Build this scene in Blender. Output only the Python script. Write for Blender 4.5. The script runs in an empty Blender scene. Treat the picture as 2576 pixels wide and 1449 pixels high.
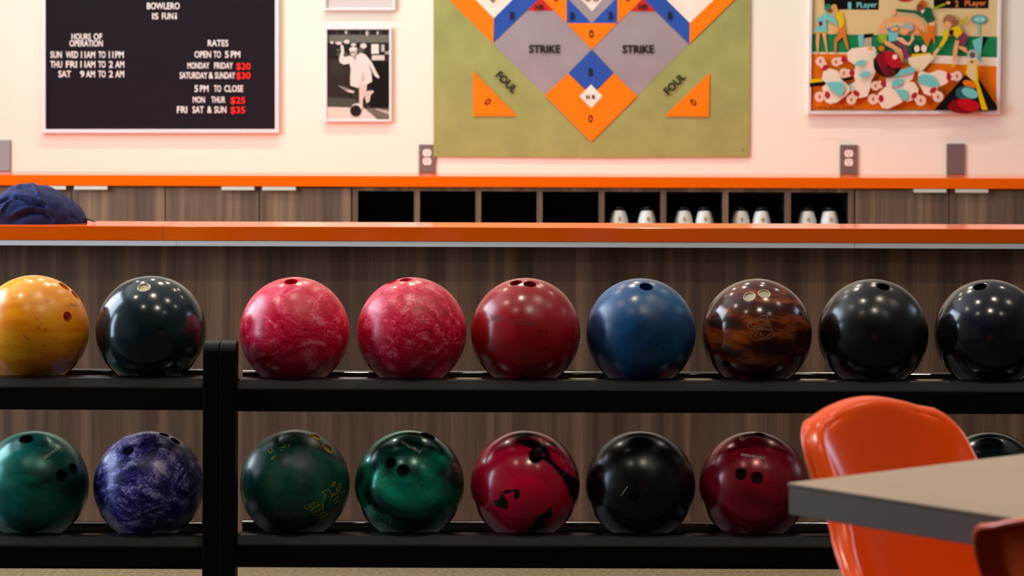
import bpy, bmesh, math, random
from mathutils import Vector, Matrix, noise

random.seed(7)
C = bpy.context.scene.collection
scene = bpy.context.scene

# ------------------------------------------------------------------ camera
W_PX, H_PX = 2576, 1449
LENS = 90.0
F = W_PX * LENS / 36.0            # focal length in pixels (6440)
EYE = 1.10                        # camera height
HX, HY = 1288.0, 310.0            # principal point (the horizon row)
ROLL = 0.0035
cam_d = bpy.data.cameras.new('camera')
cam_d.sensor_width = 36.0
cam_d.lens = LENS
cam_d.shift_y = -(H_PX / 2 - HY) / W_PX
cam_d.clip_start = 0.05
cam_d.dof.use_dof = True
cam_d.dof.focus_distance = 5.0
cam_d.dof.aperture_fstop = 10.0
cam = bpy.data.objects.new('camera', cam_d)
C.objects.link(cam)
cam.matrix_world = Matrix.Translation((0, 0, EYE)) @ Matrix.Rotation(math.pi / 2, 4, 'X') @ Matrix.Rotation(ROLL, 4, 'Z')
scene.camera = cam

# ------------------------------------------------------------------ world, daylight, exposure
world = bpy.data.worlds.new('sky')
scene.world = world
world.use_nodes = True
bg = world.node_tree.nodes['Background']
bg.inputs['Color'].default_value = (0.45, 0.65, 1.0, 1)
bg.inputs['Strength'].default_value = 3.0

scene.view_settings.view_transform = 'Standard'
scene.view_settings.look = 'None'
scene.view_settings.gamma = 1.0
scene.view_settings.exposure = 0.0
scene.view_settings.use_curve_mapping = False
scene.cycles.max_bounces = 8
scene.cycles.diffuse_bounces = 4
scene.cycles.glossy_bounces = 4
scene.cycles.transparent_max_bounces = 8
scene.cycles.sample_clamp_indirect = 6.0
scene.cycles.caustics_reflective = False
scene.cycles.caustics_refractive = False


def window_daylight(name, loc, sx, sy, power, col, side=1):
    d = bpy.data.lights.new(name, 'AREA')
    d.shape = 'RECTANGLE'
    d.size, d.size_y = sx, sy
    d.energy = power
    d.color = col
    o = bpy.data.objects.new(name, d)
    C.objects.link(o)
    o.location = loc
    o.rotation_euler = (0, -side * math.pi / 2, 0)   # shines into the room
    return o


WX = -3.6                                     # inner face of the left wall
window_daylight('daylight', (WX - 0.25, 6.45, 2.45), 2.9, 2.9, 310, (0.80, 0.90, 1.0))
window_daylight('daylight', (WX - 0.25, 4.45, 1.2), 2.0, 0.5, 40, (0.62, 0.82, 1.0))
RX = 4.6                                      # inner face of the right wall
window_daylight('daylight', (RX + 0.25, 6.7, 2.3), 1.8, 1.4, 18, (0.62, 0.82, 1.0), -1)

# lamp table: x, y, watts  (ceiling downlights, built as fixtures further down)
CEIL = 4.20
WARM = (1.0, 0.86, 0.68)
DOWNLIGHTS = [
    (-2.3, 8.9, 8), (-1.1, 8.9, 17), (0.1, 8.9, 21), (1.3, 8.9, 9),
    (-1.7, 7.6, 10), (-0.3, 7.6, 17), (1.1, 7.6, 6), (2.4, 7.6, 5),
    (-2.2, 4.6, 9), (-0.4, 4.6, 9), (1.3, 4.6, 8), (2.9, 4.6, 6),
    (-1.4, 2.6, 7), (0.6, 2.6, 21), (2.2, 2.0, 7),
    (-2.2, -1.0, 6), (-0.4, -1.0, 6), (1.4, -1.0, 6), (3.0, -1.0, 6),
    (-1.2, -4.0, 4), (0.6, -4.0, 4), (2.2, -4.0, 4),
]


# ------------------------------------------------------------------ helpers
def at(px, py, D):
    """point at distance D from the camera that the photograph shows at pixel (px, py)"""
    u, v = px - HX, py - HY
    c, s = math.cos(ROLL), math.sin(ROLL)
    dx, dy = u * c + v * s, -u * s + v * c
    return Vector((dx * D / F, D, EYE - dy * D / F))


def srgb(h):
    h = h.lstrip('#')
    out = []
    for i in (0, 2, 4):
        c = int(h[i:i + 2], 16) / 255
        out.append(c / 12.92 if c <= 0.04045 else ((c + 0.055) / 1.055) ** 2.4)
    return (*out, 1.0)


def tag(o, label=None, cat=None, group=None, kind=None):
    if label: o['label'] = label
    if cat: o['category'] = cat
    if group: o['group'] = group
    if kind: o['kind'] = kind
    return o


def thing(name, label, cat, loc=(0, 0, 0), rz=0.0, group=None):
    o = bpy.data.objects.new(name, None)
    o.empty_display_size = 0.05
    C.objects.link(o)
    o.location = loc
    o.rotation_euler = (0, 0, rz)
    return tag(o, label, cat, group)


class MB:
    """collects shapes, then links them as one mesh object"""
    def __init__(self):
        self.v, self.f, self.m, self.sm = [], [], [], []

    def add(self, verts, faces, mi=0, smooth=False):
        n = len(self.v)
        self.v += [tuple(p) for p in verts]
        for f in faces:
            self.f.append(tuple(i + n for i in f))
            self.m.append(mi)
            self.sm.append(smooth)
        return self

    def box(self, x0, x1, y0, y1, z0, z1, mi=0):
        v = [(x, y, z) for x in (x0, x1) for y in (y0, y1) for z in (z0, z1)]
        f = [(0, 1, 3, 2), (4, 6, 7, 5), (0, 4, 5, 1), (2, 3, 7, 6), (0, 2, 6, 4), (1, 5, 7, 3)]
        return self.add(v, f, mi)

    def extrude_x(self, prof, x0, x1, mi=0, smooth=False):
        """closed profile of (y, z) points swept along X"""
        n = len(prof)
        v = [(x0, y, z) for y, z in prof] + [(x1, y, z) for y, z in prof]
        f = [(i, (i + 1) % n, n + (i + 1) % n, n + i) for i in range(n)]
        f += [tuple(range(n - 1, -1, -1)), tuple(range(n, 2 * n))]
        return self.add(v, f, mi, smooth)

    def tube(self, pts, r, seg=12, mi=0, cap=True):
        pts = [Vector(p) for p in pts]
        rings = []
        up = Vector((0, 0, 1))
        n = len(pts)
        verts = []
        for i, p in enumerate(pts):
            t = (pts[min(i + 1, n - 1)] - pts[max(i - 1, 0)]).normalized()
            a = up if abs(t.dot(up)) < 0.95 else Vector((1, 0, 0))
            b1 = t.cross(a).normalized()
            b2 = t.cross(b1).normalized()
            rr = r[i] if isinstance(r, (list, tuple)) else r
            for k in range(seg):
                an = 2 * math.pi * k / seg
                verts.append(p + b1 * math.cos(an) * rr + b2 * math.sin(an) * rr)
        faces = []
        for i in range(n - 1):
            for k in range(seg):
                a, b = i * seg + k, i * seg + (k + 1) % seg
                faces.append((a, b, b + seg, a + seg))
        self.add(verts, faces, mi, True)
        if cap:
            m = len(verts)
            self.add(verts[:seg], [tuple(range(seg - 1, -1, -1))], mi)
            self.add(verts[m - seg:], [tuple(range(seg))], mi)
        return self

    def lathe(self, prof, c=(0, 0, 0), seg=32, mi=0):
        """profile of (radius, z) turned round the vertical axis"""
        v, f = [], []
        for r, z in prof:
            for k in range(seg):
                a = 2 * math.pi * k / seg
                v.append((c[0] + r * math.cos(a), c[1] + r * math.sin(a), c[2] + z))
        for i in range(len(prof) - 1):
            for k in range(seg):
                a, b = i * seg + k, i * seg + (k + 1) % seg
                f.append((a, b, b + seg, a + seg))
        return self.add(v, f, mi, True)

    def build(self, name, mats, parent=None, bevel=0.0, bseg=2, loc=None):
        me = bpy.data.meshes.new(name)
        me.from_pydata(self.v, [], self.f)
        if not isinstance(mats, (list, tuple)):
            mats = [mats]
        for m in mats:
            me.materials.append(m)
        for p, mi, s in zip(me.polygons, self.m, self.sm):
            p.material_index = mi
            p.use_smooth = s
        bm = bmesh.new()
        bm.from_mesh(me)
        bmesh.ops.remove_doubles(bm, verts=bm.verts, dist=1e-6)
        bmesh.ops.recalc_face_normals(bm, faces=bm.faces)
        bm.to_mesh(me)
        bm.free()
        o = bpy.data.objects.new(name, me)
        C.objects.link(o)
        if parent is not None:
            o.parent = parent
        if loc is not None:
            o.location = loc
        if bevel:
            b = o.modifiers.new('bevel', 'BEVEL')
            b.width = bevel
            b.segments = bseg
            b.limit_method = 'ANGLE'
            b.angle_limit = math.radians(40)
        return o


# ------------------------------------------------------------------ materials
def new_mat(name):
    m = bpy.data.materials.new(name)
    m.use_nodes = True
    return m, m.node_tree.nodes, m.node_tree.links, m.node_tree.nodes['Principled BSDF']


def plain(name, col, rough=0.5, metal=0.0, spec=0.5, bump=0.0, bscale=200.0, var=0.0):
    m, N, L, P = new_mat(name)
    col = srgb(col) if isinstance(col, str) else (*col[:3], 1)
    P.inputs['Base Color'].default_value = col
    P.inputs['Roughness'].default_value = rough
    P.inputs['Metallic'].default_value = metal
    P.inputs['Specular IOR Level'].default_value = spec
    tc = N.new('ShaderNodeTexCoord')
    if var:
        nz = N.new('ShaderNodeTexNoise'); nz.inputs['Scale'].default_value = 9; nz.inputs['Detail'].default_value = 6
        L.new(tc.outputs['Object'], nz.inputs['Vector'])
        r = N.new('ShaderNodeValToRGB')
        r.color_ramp.elements[0].position = 0.3; r.color_ramp.elements[1].position = 0.7
        r.color_ramp.elements[0].color = tuple(c * (1 - var) for c in col[:3]) + (1,)
        r.color_ramp.elements[1].color = tuple(min(1, c * (1 + var)) for c in col[:3]) + (1,)
        L.new(nz.outputs['Fac'], r.inputs['Fac'])
        L.new(r.outputs['Color'], P.inputs['Base Color'])
    if bump:
        nb = N.new('ShaderNodeTexNoise'); nb.inputs['Scale'].default_value = bscale
        L.new(tc.outputs['Object'], nb.inputs['Vector'])
        b = N.new('ShaderNodeBump'); b.inputs['Strength'].default_value = bump; b.inputs['Distance'].default_value = 0.002
        L.new(nb.outputs['Fac'], b.inputs['Height'])
        L.new(b.outputs['Normal'], P.inputs['Normal'])
    return m


def wood_mat(name, c0, c1, c2, sx=26.0, sz=0.5):
    """laminate with a fine vertical grain"""
    m, N, L, P = new_mat(name)
    tc = N.new('ShaderNodeTexCoord')
    mp = N.new('ShaderNodeMapping'); mp.inputs['Scale'].default_value = (sx, sx, sz)
    L.new(tc.outputs['Object'], mp.inputs['Vector'])
    n1 = N.new('ShaderNodeTexNoise'); n1.inputs['Scale'].default_value = 1.0; n1.inputs['Detail'].default_value = 4; n1.inputs['Distortion'].default_value = 0.3
    L.new(mp.outputs['Vector'], n1.inputs['Vector'])
    mp2 = N.new('ShaderNodeMapping'); mp2.inputs['Scale'].default_value = (sx * 9, sx * 9, 6)
    L.new(tc.outputs['Object'], mp2.inputs['Vector'])
    n2 = N.new('ShaderNodeTexNoise'); n2.inputs['Scale'].default_value = 1.0; n2.inputs['Detail'].default_value = 3
    L.new(mp2.outputs['Vector'], n2.inputs['Vector'])
    ad = N.new('ShaderNodeMath'); ad.operation = 'MULTIPLY_ADD'; ad.inputs[1].default_value = 0.25; 
    L.new(n2.outputs['Fac'], ad.inputs[0]); L.new(n1.outputs['Fac'], ad.inputs[2])
    r = N.new('ShaderNodeValToRGB')
    e = r.color_ramp.elements
    e[0].position = 0.42; e[0].color = srgb(c0)
    e[1].position = 0.86; e[1].color = srgb(c2)
    k = e.new(0.62); k.color = srgb(c1)
    L.new(ad.outputs['Value'], r.inputs['Fac'])
    L.new(r.outputs['Color'], P.inputs['Base Color'])
    P.inputs['Roughness'].default_value = 0.5
    P.inputs['Specular IOR Level'].default_value = 0.3
    return m


def carpet_mat(name):
    m, N, L, P = new_mat(name)
    tc = N.new('ShaderNodeTexCoord')
    mp = N.new('ShaderNodeMapping'); mp.inputs['Scale'].default_value = (1, 2.2, 1)
    L.new(tc.outputs['Object'], mp.inputs['Vector'])
    n1 = N.new('ShaderNodeTexNoise'); n1.inputs['Scale'].default_value = 90; n1.inputs['Detail'].default_value = 5
    L.new(mp.outputs['Vector'], n1.inputs['Vector'])
    r = N.new('ShaderNodeValToRGB'); e = r.color_ramp.elements
    e[0].position = 0.3; e[0].color = srgb('6b5a45'); e[1].position = 0.72; e[1].color = srgb('c9ab7f')
    L.new(n1.outputs['Fac'], r.inputs['Fac']); L.new(r.outputs['Color'], P.inputs['Base Color'])
    b = N.new('ShaderNodeBump'); b.inputs['Strength'].default_value = 0.6; b.inputs['Distance'].default_value = 0.004
    L.new(n1.outputs['Fac'], b.inputs['Height']); L.new(b.outputs['Normal'], P.inputs['Normal'])
    P.inputs['Roughness'].default_value = 0.95
    P.inputs['Specular IOR Level'].default_value = 0.1
    return m


def steel_mat(name, col='9a9692', rough=0.28):
    m, N, L, P = new_mat(name)
    P.inputs['Base Color'].default_value = srgb(col)
    P.inputs['Metallic'].default_value = 1.0
    P.inputs['Roughness'].default_value = rough
    tc = N.new('ShaderNodeTexCoord')
    mp = N.new('ShaderNodeMapping'); mp.inputs['Scale'].default_value = (300, 300, 8)
    L.new(tc.outputs['Object'], mp.inputs['Vector'])
    n1 = N.new('ShaderNodeTexNoise'); n1.inputs['Scale'].default_value = 1
    L.new(mp.outputs['Vector'], n1.inputs['Vector'])
    b = N.new('ShaderNodeBump'); b.inputs['Strength'].default_value = 0.15; b.inputs['Distance'].default_value = 0.001
    L.new(n1.outputs['Fac'], b.inputs['Height']); L.new(b.outputs['Normal'], P.inputs['Normal'])
    return m


def ball_mat(name, stops, scale=6.0, stretch=(1, 1, 1), distort=2.0, detail=6.0, rough=0.16, metal=0.0,
             rot=(0, 0, 0), fine=0.0, spec=0.5, scuff=0.25, seed=0.0, ntype='FBM'):
    """marbled urethane: a warped noise through a colour ramp, light scuffs in the gloss"""
    m, N, L, P = new_mat(name)
    tc = N.new('ShaderNodeTexCoord')
    mp = N.new('ShaderNodeMapping')
    mp.inputs['Location'].default_value = (seed, seed * 0.37, -seed * 0.71)
    mp.inputs['Rotation'].default_value = rot
    mp.inputs['Scale'].default_value = stretch
    L.new(tc.outputs['Object'], mp.inputs['Vector'])
    n1 = N.new('ShaderNodeTexNoise')
    n1.noise_type = ntype
    n1.inputs['Scale'].default_value = scale
    n1.inputs['Detail'].default_value = detail
    n1.inputs['Distortion'].default_value = distort
    L.new(mp.outputs['Vector'], n1.inputs['Vector'])
    fac = n1.outputs['Fac']
    if fine:
        n2 = N.new('ShaderNodeTexNoise'); n2.inputs['Scale'].default_value = scale * 5; n2.inputs['Detail'].default_value = 5
        n2.inputs['Distortion'].default_value = 3.0
        L.new(mp.outputs['Vector'], n2.inputs['Vector'])
        mx = N.new('ShaderNodeMath'); mx.operation = 'MULTIPLY_ADD'; mx.inputs[1].default_value = fine
        sb = N.new('ShaderNodeMath'); sb.operation = 'SUBTRACT'; sb.inputs[1].default_value = 0.5
        L.new(n2.outputs['Fac'], sb.inputs[0]); L.new(sb.outputs[0], mx.inputs[0]); L.new(fac, mx.inputs[2])
        fac = mx.outputs[0]
    r = N.new('ShaderNodeValToRGB')
    e = r.color_ramp.elements
    e[0].position, e[0].color = stops[0][0], srgb(stops[0][1])
    e[1].position, e[1].color = stops[-1][0], srgb(stops[-1][1])
    for pos, c in stops[1:-1]:
        k = e.new(pos); k.color = srgb(c)
    L.new(fac, r.inputs['Fac'])
    # small dark nicks
    n3 = N.new('ShaderNodeTexNoise'); n3.inputs['Scale'].default_value = 55; n3.inputs['Detail'].default_value = 2
    L.new(tc.outputs['Object'], n3.inputs['Vector'])
    r3 = N.new('ShaderNodeValToRGB'); r3.color_ramp.elements[0].position = 0.69; r3.color_ramp.elements[1].position = 0.75
    r3.color_ramp.elements[0].color = (1, 1, 1, 1); r3.color_ramp.elements[1].color = (0.35, 0.3, 0.3, 1)
    L.new(n3.outputs['Fac'], r3.inputs['Fac'])
    mu = N.new('ShaderNodeMix'); mu.data_type = 'RGBA'; mu.blend_type = 'MULTIPLY'; mu.inputs['Factor'].default_value = 0.8
    L.new(r.outputs['Color'], mu.inputs['A']); L.new(r3.outputs['Color'], mu.inputs['B'])
    L.new(mu.outputs['Result'], P.inputs['Base Color'])
    n4 = N.new('ShaderNodeTexNoise'); n4.inputs['Scale'].default_value = 14; n4.inputs['Detail'].default_value = 8
    L.new(tc.outputs['Object'], n4.inputs['Vector'])
    mr = N.new('ShaderNodeMapRange'); mr.inputs['From Min'].default_value = 0.35; mr.inputs['From Max'].default_value = 0.75
    mr.inputs['To Min'].default_value = rough; mr.inputs['To Max'].default_value = rough + scuff
    L.new(n4.outputs['Fac'], mr.inputs['Value']); L.new(mr.outputs['Result'], P.inputs['Roughness'])
    P.inputs['Metallic'].default_value = metal
    P.inputs['Specular IOR Level'].default_value = spec
    return m


M = {
    'wall': plain('white_wall_paint', 'e9e7d3', 0.7, bump=0.08, bscale=160),
    'ceiling': plain('ceiling_paint', 'd8d4cf', 0.9),
    'wall_dim': plain('far_wall_paint', '6e625a', 0.8),
    'wood': wood_mat('walnut_laminate', '533f33', '6f5544', '937258'),
    'orange': plain('orange_laminate', (0.92, 0.118, 0.001), 0.12, spec=0.5),
    'alu': plain('pale_aluminium_trim', 'e6e7e8', 0.45),
    'frame': plain('silver_frame_metal', 'e4e3e2', 0.35, metal=0.15),
    'steel': plain('satin_steel_plate', '96928e', 0.36, metal=0.7),
    'pull': plain('pull_steel', 'e2dccd', 0.3, metal=0.25),
    'ivory': plain('receptacle_plastic', 'f2e6dc', 0.35),
    'dark': plain('dark_slot', '1a1512', 0.6),
    'cubby_shade': plain('cubby_unlit_black', '0d0c0d', 0.6),  # shade of the unlit cubby interior, put into the colour
    'rack': plain('black_rack_enamel', '050506', 0.48, spec=0.14, bump=0.2, bscale=130),
    'rack_gloss': plain('black_rack_gloss', '0a0a0a', 0.16, spec=0.9),
    'carpet': carpet_mat('beige_loop_carpet'),
    'floor_dimmer': plain('unseen_floor_dimmer', '2b211b', 0.5, var=0.15),  # unseen floor, added dark to dim reflections on the balls' undersides
    'felt': plain('black_letterboard_felt', '27232a', 0.9, spec=0.1, bump=0.3, bscale=500),
    'letter': plain('white_plastic_letter', 'f4ece6', 0.45),
    'letter_red': plain('red_plastic_letter', 'ff2010', 0.45),
    'table': plain('greige_table_laminate', 'a48e77', 0.38, var=0.05, spec=0.4),
    'table_edge': plain('taupe_table_edge', '74675e', 0.5),
    'chair': plain('orange_chair_shell', (0.92, 0.088, 0.001), 0.22, spec=0.42, bump=0.03, bscale=90),
    'chair_back': plain('orange_chair_underside', (0.88, 0.085, 0.002), 0.6, spec=0.15, bump=0.1, bscale=160),
    'chrome': plain('chrome_tube', 'c8c8c8', 0.15, metal=1.0),
    'pole': plain('dark_pedestal_metal', '2a2725', 0.4, metal=0.6),
    'hat': plain('navy_cap_cotton', '1e2450', 0.8, spec=0.25, bump=0.5, bscale=350, var=0.25),
    'hat_dark': plain('navy_cap_strap', '15141f', 0.7),
    'shoe_white': plain('cream_shoe_leather', 'efe7dc', 0.45, var=0.06),
    'shoe_black': plain('black_shoe_leather', '17110f', 0.5),
    'shoe_gold': plain('gold_heel_emblem', 'c29a4a', 0.5),
    'sole': plain('brown_shoe_sole', '4a3526', 0.6),
    'insert_cream': plain('cream_finger_insert', 'b9ae8e', 0.45),
    'insert_yellow': plain('yellow_finger_insert', 'dcc01c', 0.45),
    'hole': plain('dark_finger_hole', '120c0b', 0.5),
    'trim': plain('lamp_trim', 'e8e4de', 0.4),
    'winframe': plain('window_frame_paint', 'd5d7d8', 0.4),
    'rivet': plain('poster_screw', 'e8ecf4', 0.25, metal=0.8),
}


def glass_mat():
    m, N, L, P = new_mat('window_glass')
    N.remove(P)
    tr = N.new('ShaderNodeBsdfTransparent')
    gl = N.new('ShaderNodeBsdfGlossy'); gl.inputs['Roughness'].default_value = 0.02
    fr = N.new('ShaderNodeFresnel'); fr.inputs['IOR'].default_value = 1.45
    ge = N.new('ShaderNodeNewGeometry')
    iv = N.new('ShaderNodeMath'); iv.operation = 'SUBTRACT'; iv.inputs[0].default_value = 1.0
    L.new(ge.outputs['Backfacing'], iv.inputs[1])
    mf = N.new('ShaderNodeMath'); mf.operation = 'MULTIPLY'
    L.new(fr.outputs[0], mf.inputs[0]); L.new(iv.outputs[0], mf.inputs[1])
    mx = N.new('ShaderNodeMixShader')
    L.new(mf.outputs[0], mx.inputs[0]); L.new(tr.outputs[0], mx.inputs[1]); L.new(gl.outputs[0], mx.inputs[2])
    L.new(mx.outputs[0], N['Material Output'].inputs['Surface'])
    return m


M['glass'] = glass_mat()


def lamp_mat():
    m, N, L, P = new_mat('lamp_diffuser')
    P.inputs['Emission Color'].default_value = (*WARM, 1)
    P.inputs['Emission Strength'].default_value = 12.0
    return m


M['lamp'] = lamp_mat()


# ------------------------------------------------------------------ lettering
_text_cache = {}


def text2d(body, bold=0.02):
    """2-D outline mesh of a word, scaled into the unit box (0..1, 0..1); y up"""
    key = (body, bold)
    if key in _text_cache:
        return _text_cache[key]
    cu = bpy.data.curves.new('lettering', 'FONT')
    cu.body = body
    cu.offset = bold
    cu.resolution_u = 3
    o = bpy.data.objects.new('lettering', cu)
    C.objects.link(o)
    dg = bpy.context.evaluated_depsgraph_get()
    dg.update()
    me = bpy.data.meshes.new_from_object(o.evaluated_get(dg))
    vs = [(v.co.x, v.co.y) for v in me.vertices]
    fs = [tuple(p.vertices) for p in me.polygons]
    bpy.data.objects.remove(o)
    bpy.data.curves.remove(cu)
    bpy.data.meshes.remove(me)
    x0 = min(v[0] for v in vs); x1 = max(v[0] for v in vs)
    y0 = min(v[1] for v in vs); y1 = max(v[1] for v in vs)
    vs = [((x - x0) / (x1 - x0), (y - y0) / (y1 - y0)) for x, y in vs]
    _text_cache[key] = (vs, fs)
    return vs, fs


class Print:
    """flat artwork lying on the wall: layered polygons in one mesh, one material slot per ink"""
    def __init__(self, D, ox=0.0, oy=0.0, k=1.0):
        self.D, self.ox, self.oy, self.k = D, ox, oy, k
        self.mb = MB()
        self.mats = []
        self.n = 0

    def pt(self, X, Y, D):
        return at(self.ox + X / self.k, self.oy + Y / self.k, D)

    def slot(self, mat):
        if mat not in self.mats:
            self.mats.append(mat)
        return self.mats.index(mat)

    def poly(self, mat, pts):
        D = self.D - self.n * 0.00022
        self.n += 1
        self.mb.add([self.pt(x, y, D) for x, y in pts], [tuple(range(len(pts)))], self.slot(mat))

    def ell(self, mat, cx, cy, rx, ry, rot=0.0, seg=24):
        c, s = math.cos(rot), math.sin(rot)
        self.poly(mat, [(cx + rx * math.cos(a) * c - ry * math.sin(a) * s, cy + rx * math.cos(a) * s + ry * math.sin(a) * c)
                        for a in [2 * math.pi * i / seg for i in range(seg)]])

    def rect(self, mat, x0, y0, x1, y1):
        self.poly(mat, [(x0, y0), (x1, y0), (x1, y1), (x0, y1)])

    def text(self, mat, body, cx, cy, w, h, rot=0.0, bold=0.02):
        vs, fs = text2d(body, bold)
        c, s = math.cos(rot), math.sin(rot)
        D = self.D - self.n * 0.00022
        self.n += 1
        out = []
        for x, y in vs:
            a, b = (x - 0.5) * w, (0.5 - y) * h
            out.append(self.pt(cx + a * c - b * s, cy + a * s + b * c, D))
        self.mb.add(out, fs, self.slot(mat))

    def build(self, name, parent):
        o = self.mb.build(name, self.mats, parent)
        return o


_ink = {}


def ink(h, rough=0.55, worn=0.0):
    key = (h, worn)
    if key not in _ink:
        _ink[key] = plain('ink_' + h, h, rough, spec=0.2, var=worn)
    return _ink[key]


# ------------------------------------------------------------------ setting
WALL_D = 10.06
XL, XR, YB = WX, 4.6, -6.5
b = MB().box(XL - 0.2, XR + 0.2, 6.02, WALL_D + 0.2, -0.1, 0.0, 0).box(XL - 0.2, XR + 0.2, YB - 0.2, 6.02, -0.1, 0.0, 1)
tag(b.build('floor', [M['carpet'], M['floor_dimmer']]), 'beige looped carpet floor, unseen part added dark to dim reflections', 'floor', kind='structure')
b = MB().box(XL - 0.2, XR + 0.2, YB - 0.2, WALL_D + 0.2, CEIL, CEIL + 0.1)
tag(b.build('ceiling', M['ceiling']), 'plain pale ceiling above the lanes', 'ceiling', kind='structure')
b = MB().box(XL - 0.2, XR + 0.2, WALL_D, WALL_D + 0.15, 0, CEIL)
tag(b.build('wall_back', M['wall']), 'white wall behind the counters', 'wall', kind='structure')
rw = MB()
for y0, y1, z0, z1 in [(YB, 6.0, 0, CEIL), (6.0, 7.4, 0, 1.4), (6.0, 7.4, 3.2, CEIL), (7.4, WALL_D, 0, CEIL)]:
    rw.box(XR, XR + 0.15, y0, y1, z0, z1)
tag(rw.build('wall_right', M['wall_dim']), 'right hand side wall', 'wall', kind='structure')
b = MB().box(XL - 0.2, XR + 0.2, YB - 0.15, YB, 0, CEIL)
tag(b.build('wall_front', M['wall_dim']), 'wall behind the viewer', 'wall', kind='structure')
# left wall with two openings
WIN = [(5.0, 7.9, 1.0, 3.9, -1), (4.2, 4.7, 0.2, 2.2, -1), (6.0, 7.4, 1.4, 3.2, 1)]     # y0, y1, z0, z1
lw = MB()
ys = [YB, 4.2, 4.7, 5.0, 7.9, WALL_D]
lw.box(XL - 0.15, XL, ys[0], ys[1], 0, CEIL)
lw.box(XL - 0.15, XL, ys[1], ys[2], 0, 0.2)
lw.box(XL - 0.15, XL, ys[1], ys[2], 2.2, CEIL)
lw.box(XL - 0.15, XL, ys[2], ys[3], 0, CEIL)
lw.box(XL - 0.15, XL, ys[3], ys[4], 0, 1.0)
lw.box(XL - 0.15, XL, ys[3], ys[4], 3.9, CEIL)
lw.box(XL - 0.15, XL, ys[4], ys[5], 0, CEIL)
tag(lw.build('wall_left', M['wall']), 'left side wall with windows', 'wall', kind='structure')
for i, (y0, y1, z0, z1, sd) in enumerate(WIN):
    r = thing('window_%d' % (i + 1), ['wide daylight window on the left wall', 'narrow tall window on the left wall', 'window on the right wall by the counters'][i], 'window', (XL if sd < 0 else XR + 0.15, (y0 + y1) / 2, z0))
    r['kind'] = 'structure'
    fr = MB()
    yc = (y0 + y1) / 2
    t = 0.04
    for a0, a1, b0, b1 in [(y0 - yc, y1 - yc, 0, t), (y0 - yc, y1 - yc, z1 - z0 - t, z1 - z0), (y0 - yc, y0 - yc + t, t, z1 - z0 - t), (y1 - yc - t, y1 - yc, t, z1 - z0 - t)]:
        fr.box(-0.12, -0.03, a0, a1, b0, b1)
    if i == 0:
        for q in (-0.7, 0.7):
            fr.box(-0.11, -0.04, q - 0.02, q + 0.02, t, z1 - z0 - t)
    fr.build('window_frame', M['winframe'], r)
    MB().box(-0.085, -0.08, y0 - yc + t, y1 - yc - t, t, z1 - z0 - t).build('pane', M['glass'], r)

# ------------------------------------------------------------------ ceiling downlights (out of the photo, lighting the place)
for x, y, w in DOWNLIGHTS:
    t = thing('ceiling_downlight', 'round recessed downlight in the ceiling above the picture', 'light', (x, y, CEIL), 0, 'recessed ceiling downlights')
    MB().lathe([(0.055, -0.004), (0.085, -0.012), (0.09, -0.002), (0.09, 0.0)]).build('trim_ring', M['trim'], t)
    MB().lathe([(0.0001, -0.003), (0.056, -0.003)]).build('diffuser', M['lamp'], t)
    d = bpy.data.lights.new('downlight_lamp', 'AREA')
    d.shape = 'DISK'
    d.size = 0.12
    d.energy = w
    d.color = WARM
    d.spread = math.radians(115)
    lo = bpy.data.objects.new('downlight_lamp', d)
    C.objects.link(lo)
    lo.parent = t
    lo.location = (0, 0, -0.016)

# ------------------------------------------------------------------ back counter and cabinets
CF = 9.44                                         # cabinet fronts
bc_top, bc_bot = 0.904, 0.8645
b = MB().extrude_x([(9.42, bc_bot), (9.42, bc_top), (WALL_D - 0.002, bc_top), (WALL_D - 0.002, bc_bot)], XL + 0.01, XR - 0.01)
o = b.build('back_counter', M['orange'], bevel=0.0015)
tag(o, 'bright orange back counter top running along the white wall', 'counter')


def cab_unit(label, px0, pxm, px1, handles):
    """a two-door base cabinet between pixel columns px0..px1, doors meeting at pxm"""
    x0, xm, x1 = (at(p, 520, CF).x for p in (px0, pxm, px1))
    t = thing('base_cabinet', label, 'cabinet', ((x0 + x1) / 2, CF, 0))
    ox = (x0 + x1) / 2
    e = 0.0022
    top = bc_bot - 0.001
    MB().box(x0 - ox + 0.001, x1 - ox - 0.001, 0.022, 0.60, 0.09, top).build('cabinet_body', M['wood'], t)
    MB().box(x0 - ox + 0.001, x1 - ox - 0.001, 0.07, 0.60, 0.0, 0.089).build('toe_kick', M['dark'], t)
    for (a, c_, hp) in ((x0, xm, handles[0]), (xm, x1, handles[1])):
        d = MB().box(a - ox + e, c_ - ox - e, 0.0, 0.02, 0.095, top - 0.004).build('door', M['wood'], t)
        if hp:
            h0, h1 = at(hp[0], 520, CF).x, at(hp[1], 520, CF).x
            hb = MB()
            hb.box(h0 - ox, h1 - ox, -0.02, 0.018, top - 0.0035, top - 0.0005)
            hb.box(h0 - ox, h1 - ox, -0.022, -0.018, top - 0.013, top - 0.0005)
            hb.build('handle', M['pull'], d)
    return t


cab_unit('walnut base cabinet behind the navy cap, under the letter board', -56, 180, 416, ((90, 168), (189, 272)))
cab_unit('walnut base cabinet between the navy cap and the cubbies', 416, 652.5, 884, ((559, 641), (661, 745)))
cab_unit('walnut base cabinet right of the shoe cubbies', 2151, 2387, 2625, ((2296, 2378), (2401, 2483)))
cab_unit('walnut base cabinet at the far left end of the back counter', -528, -292, -56, ((-382, -304), (-283, -201)))
cab_unit('walnut base cabinet at the far right end of the back counter', 2625, 2860, 3096, ((2768, 2850), (2870, 2952)))

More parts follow.
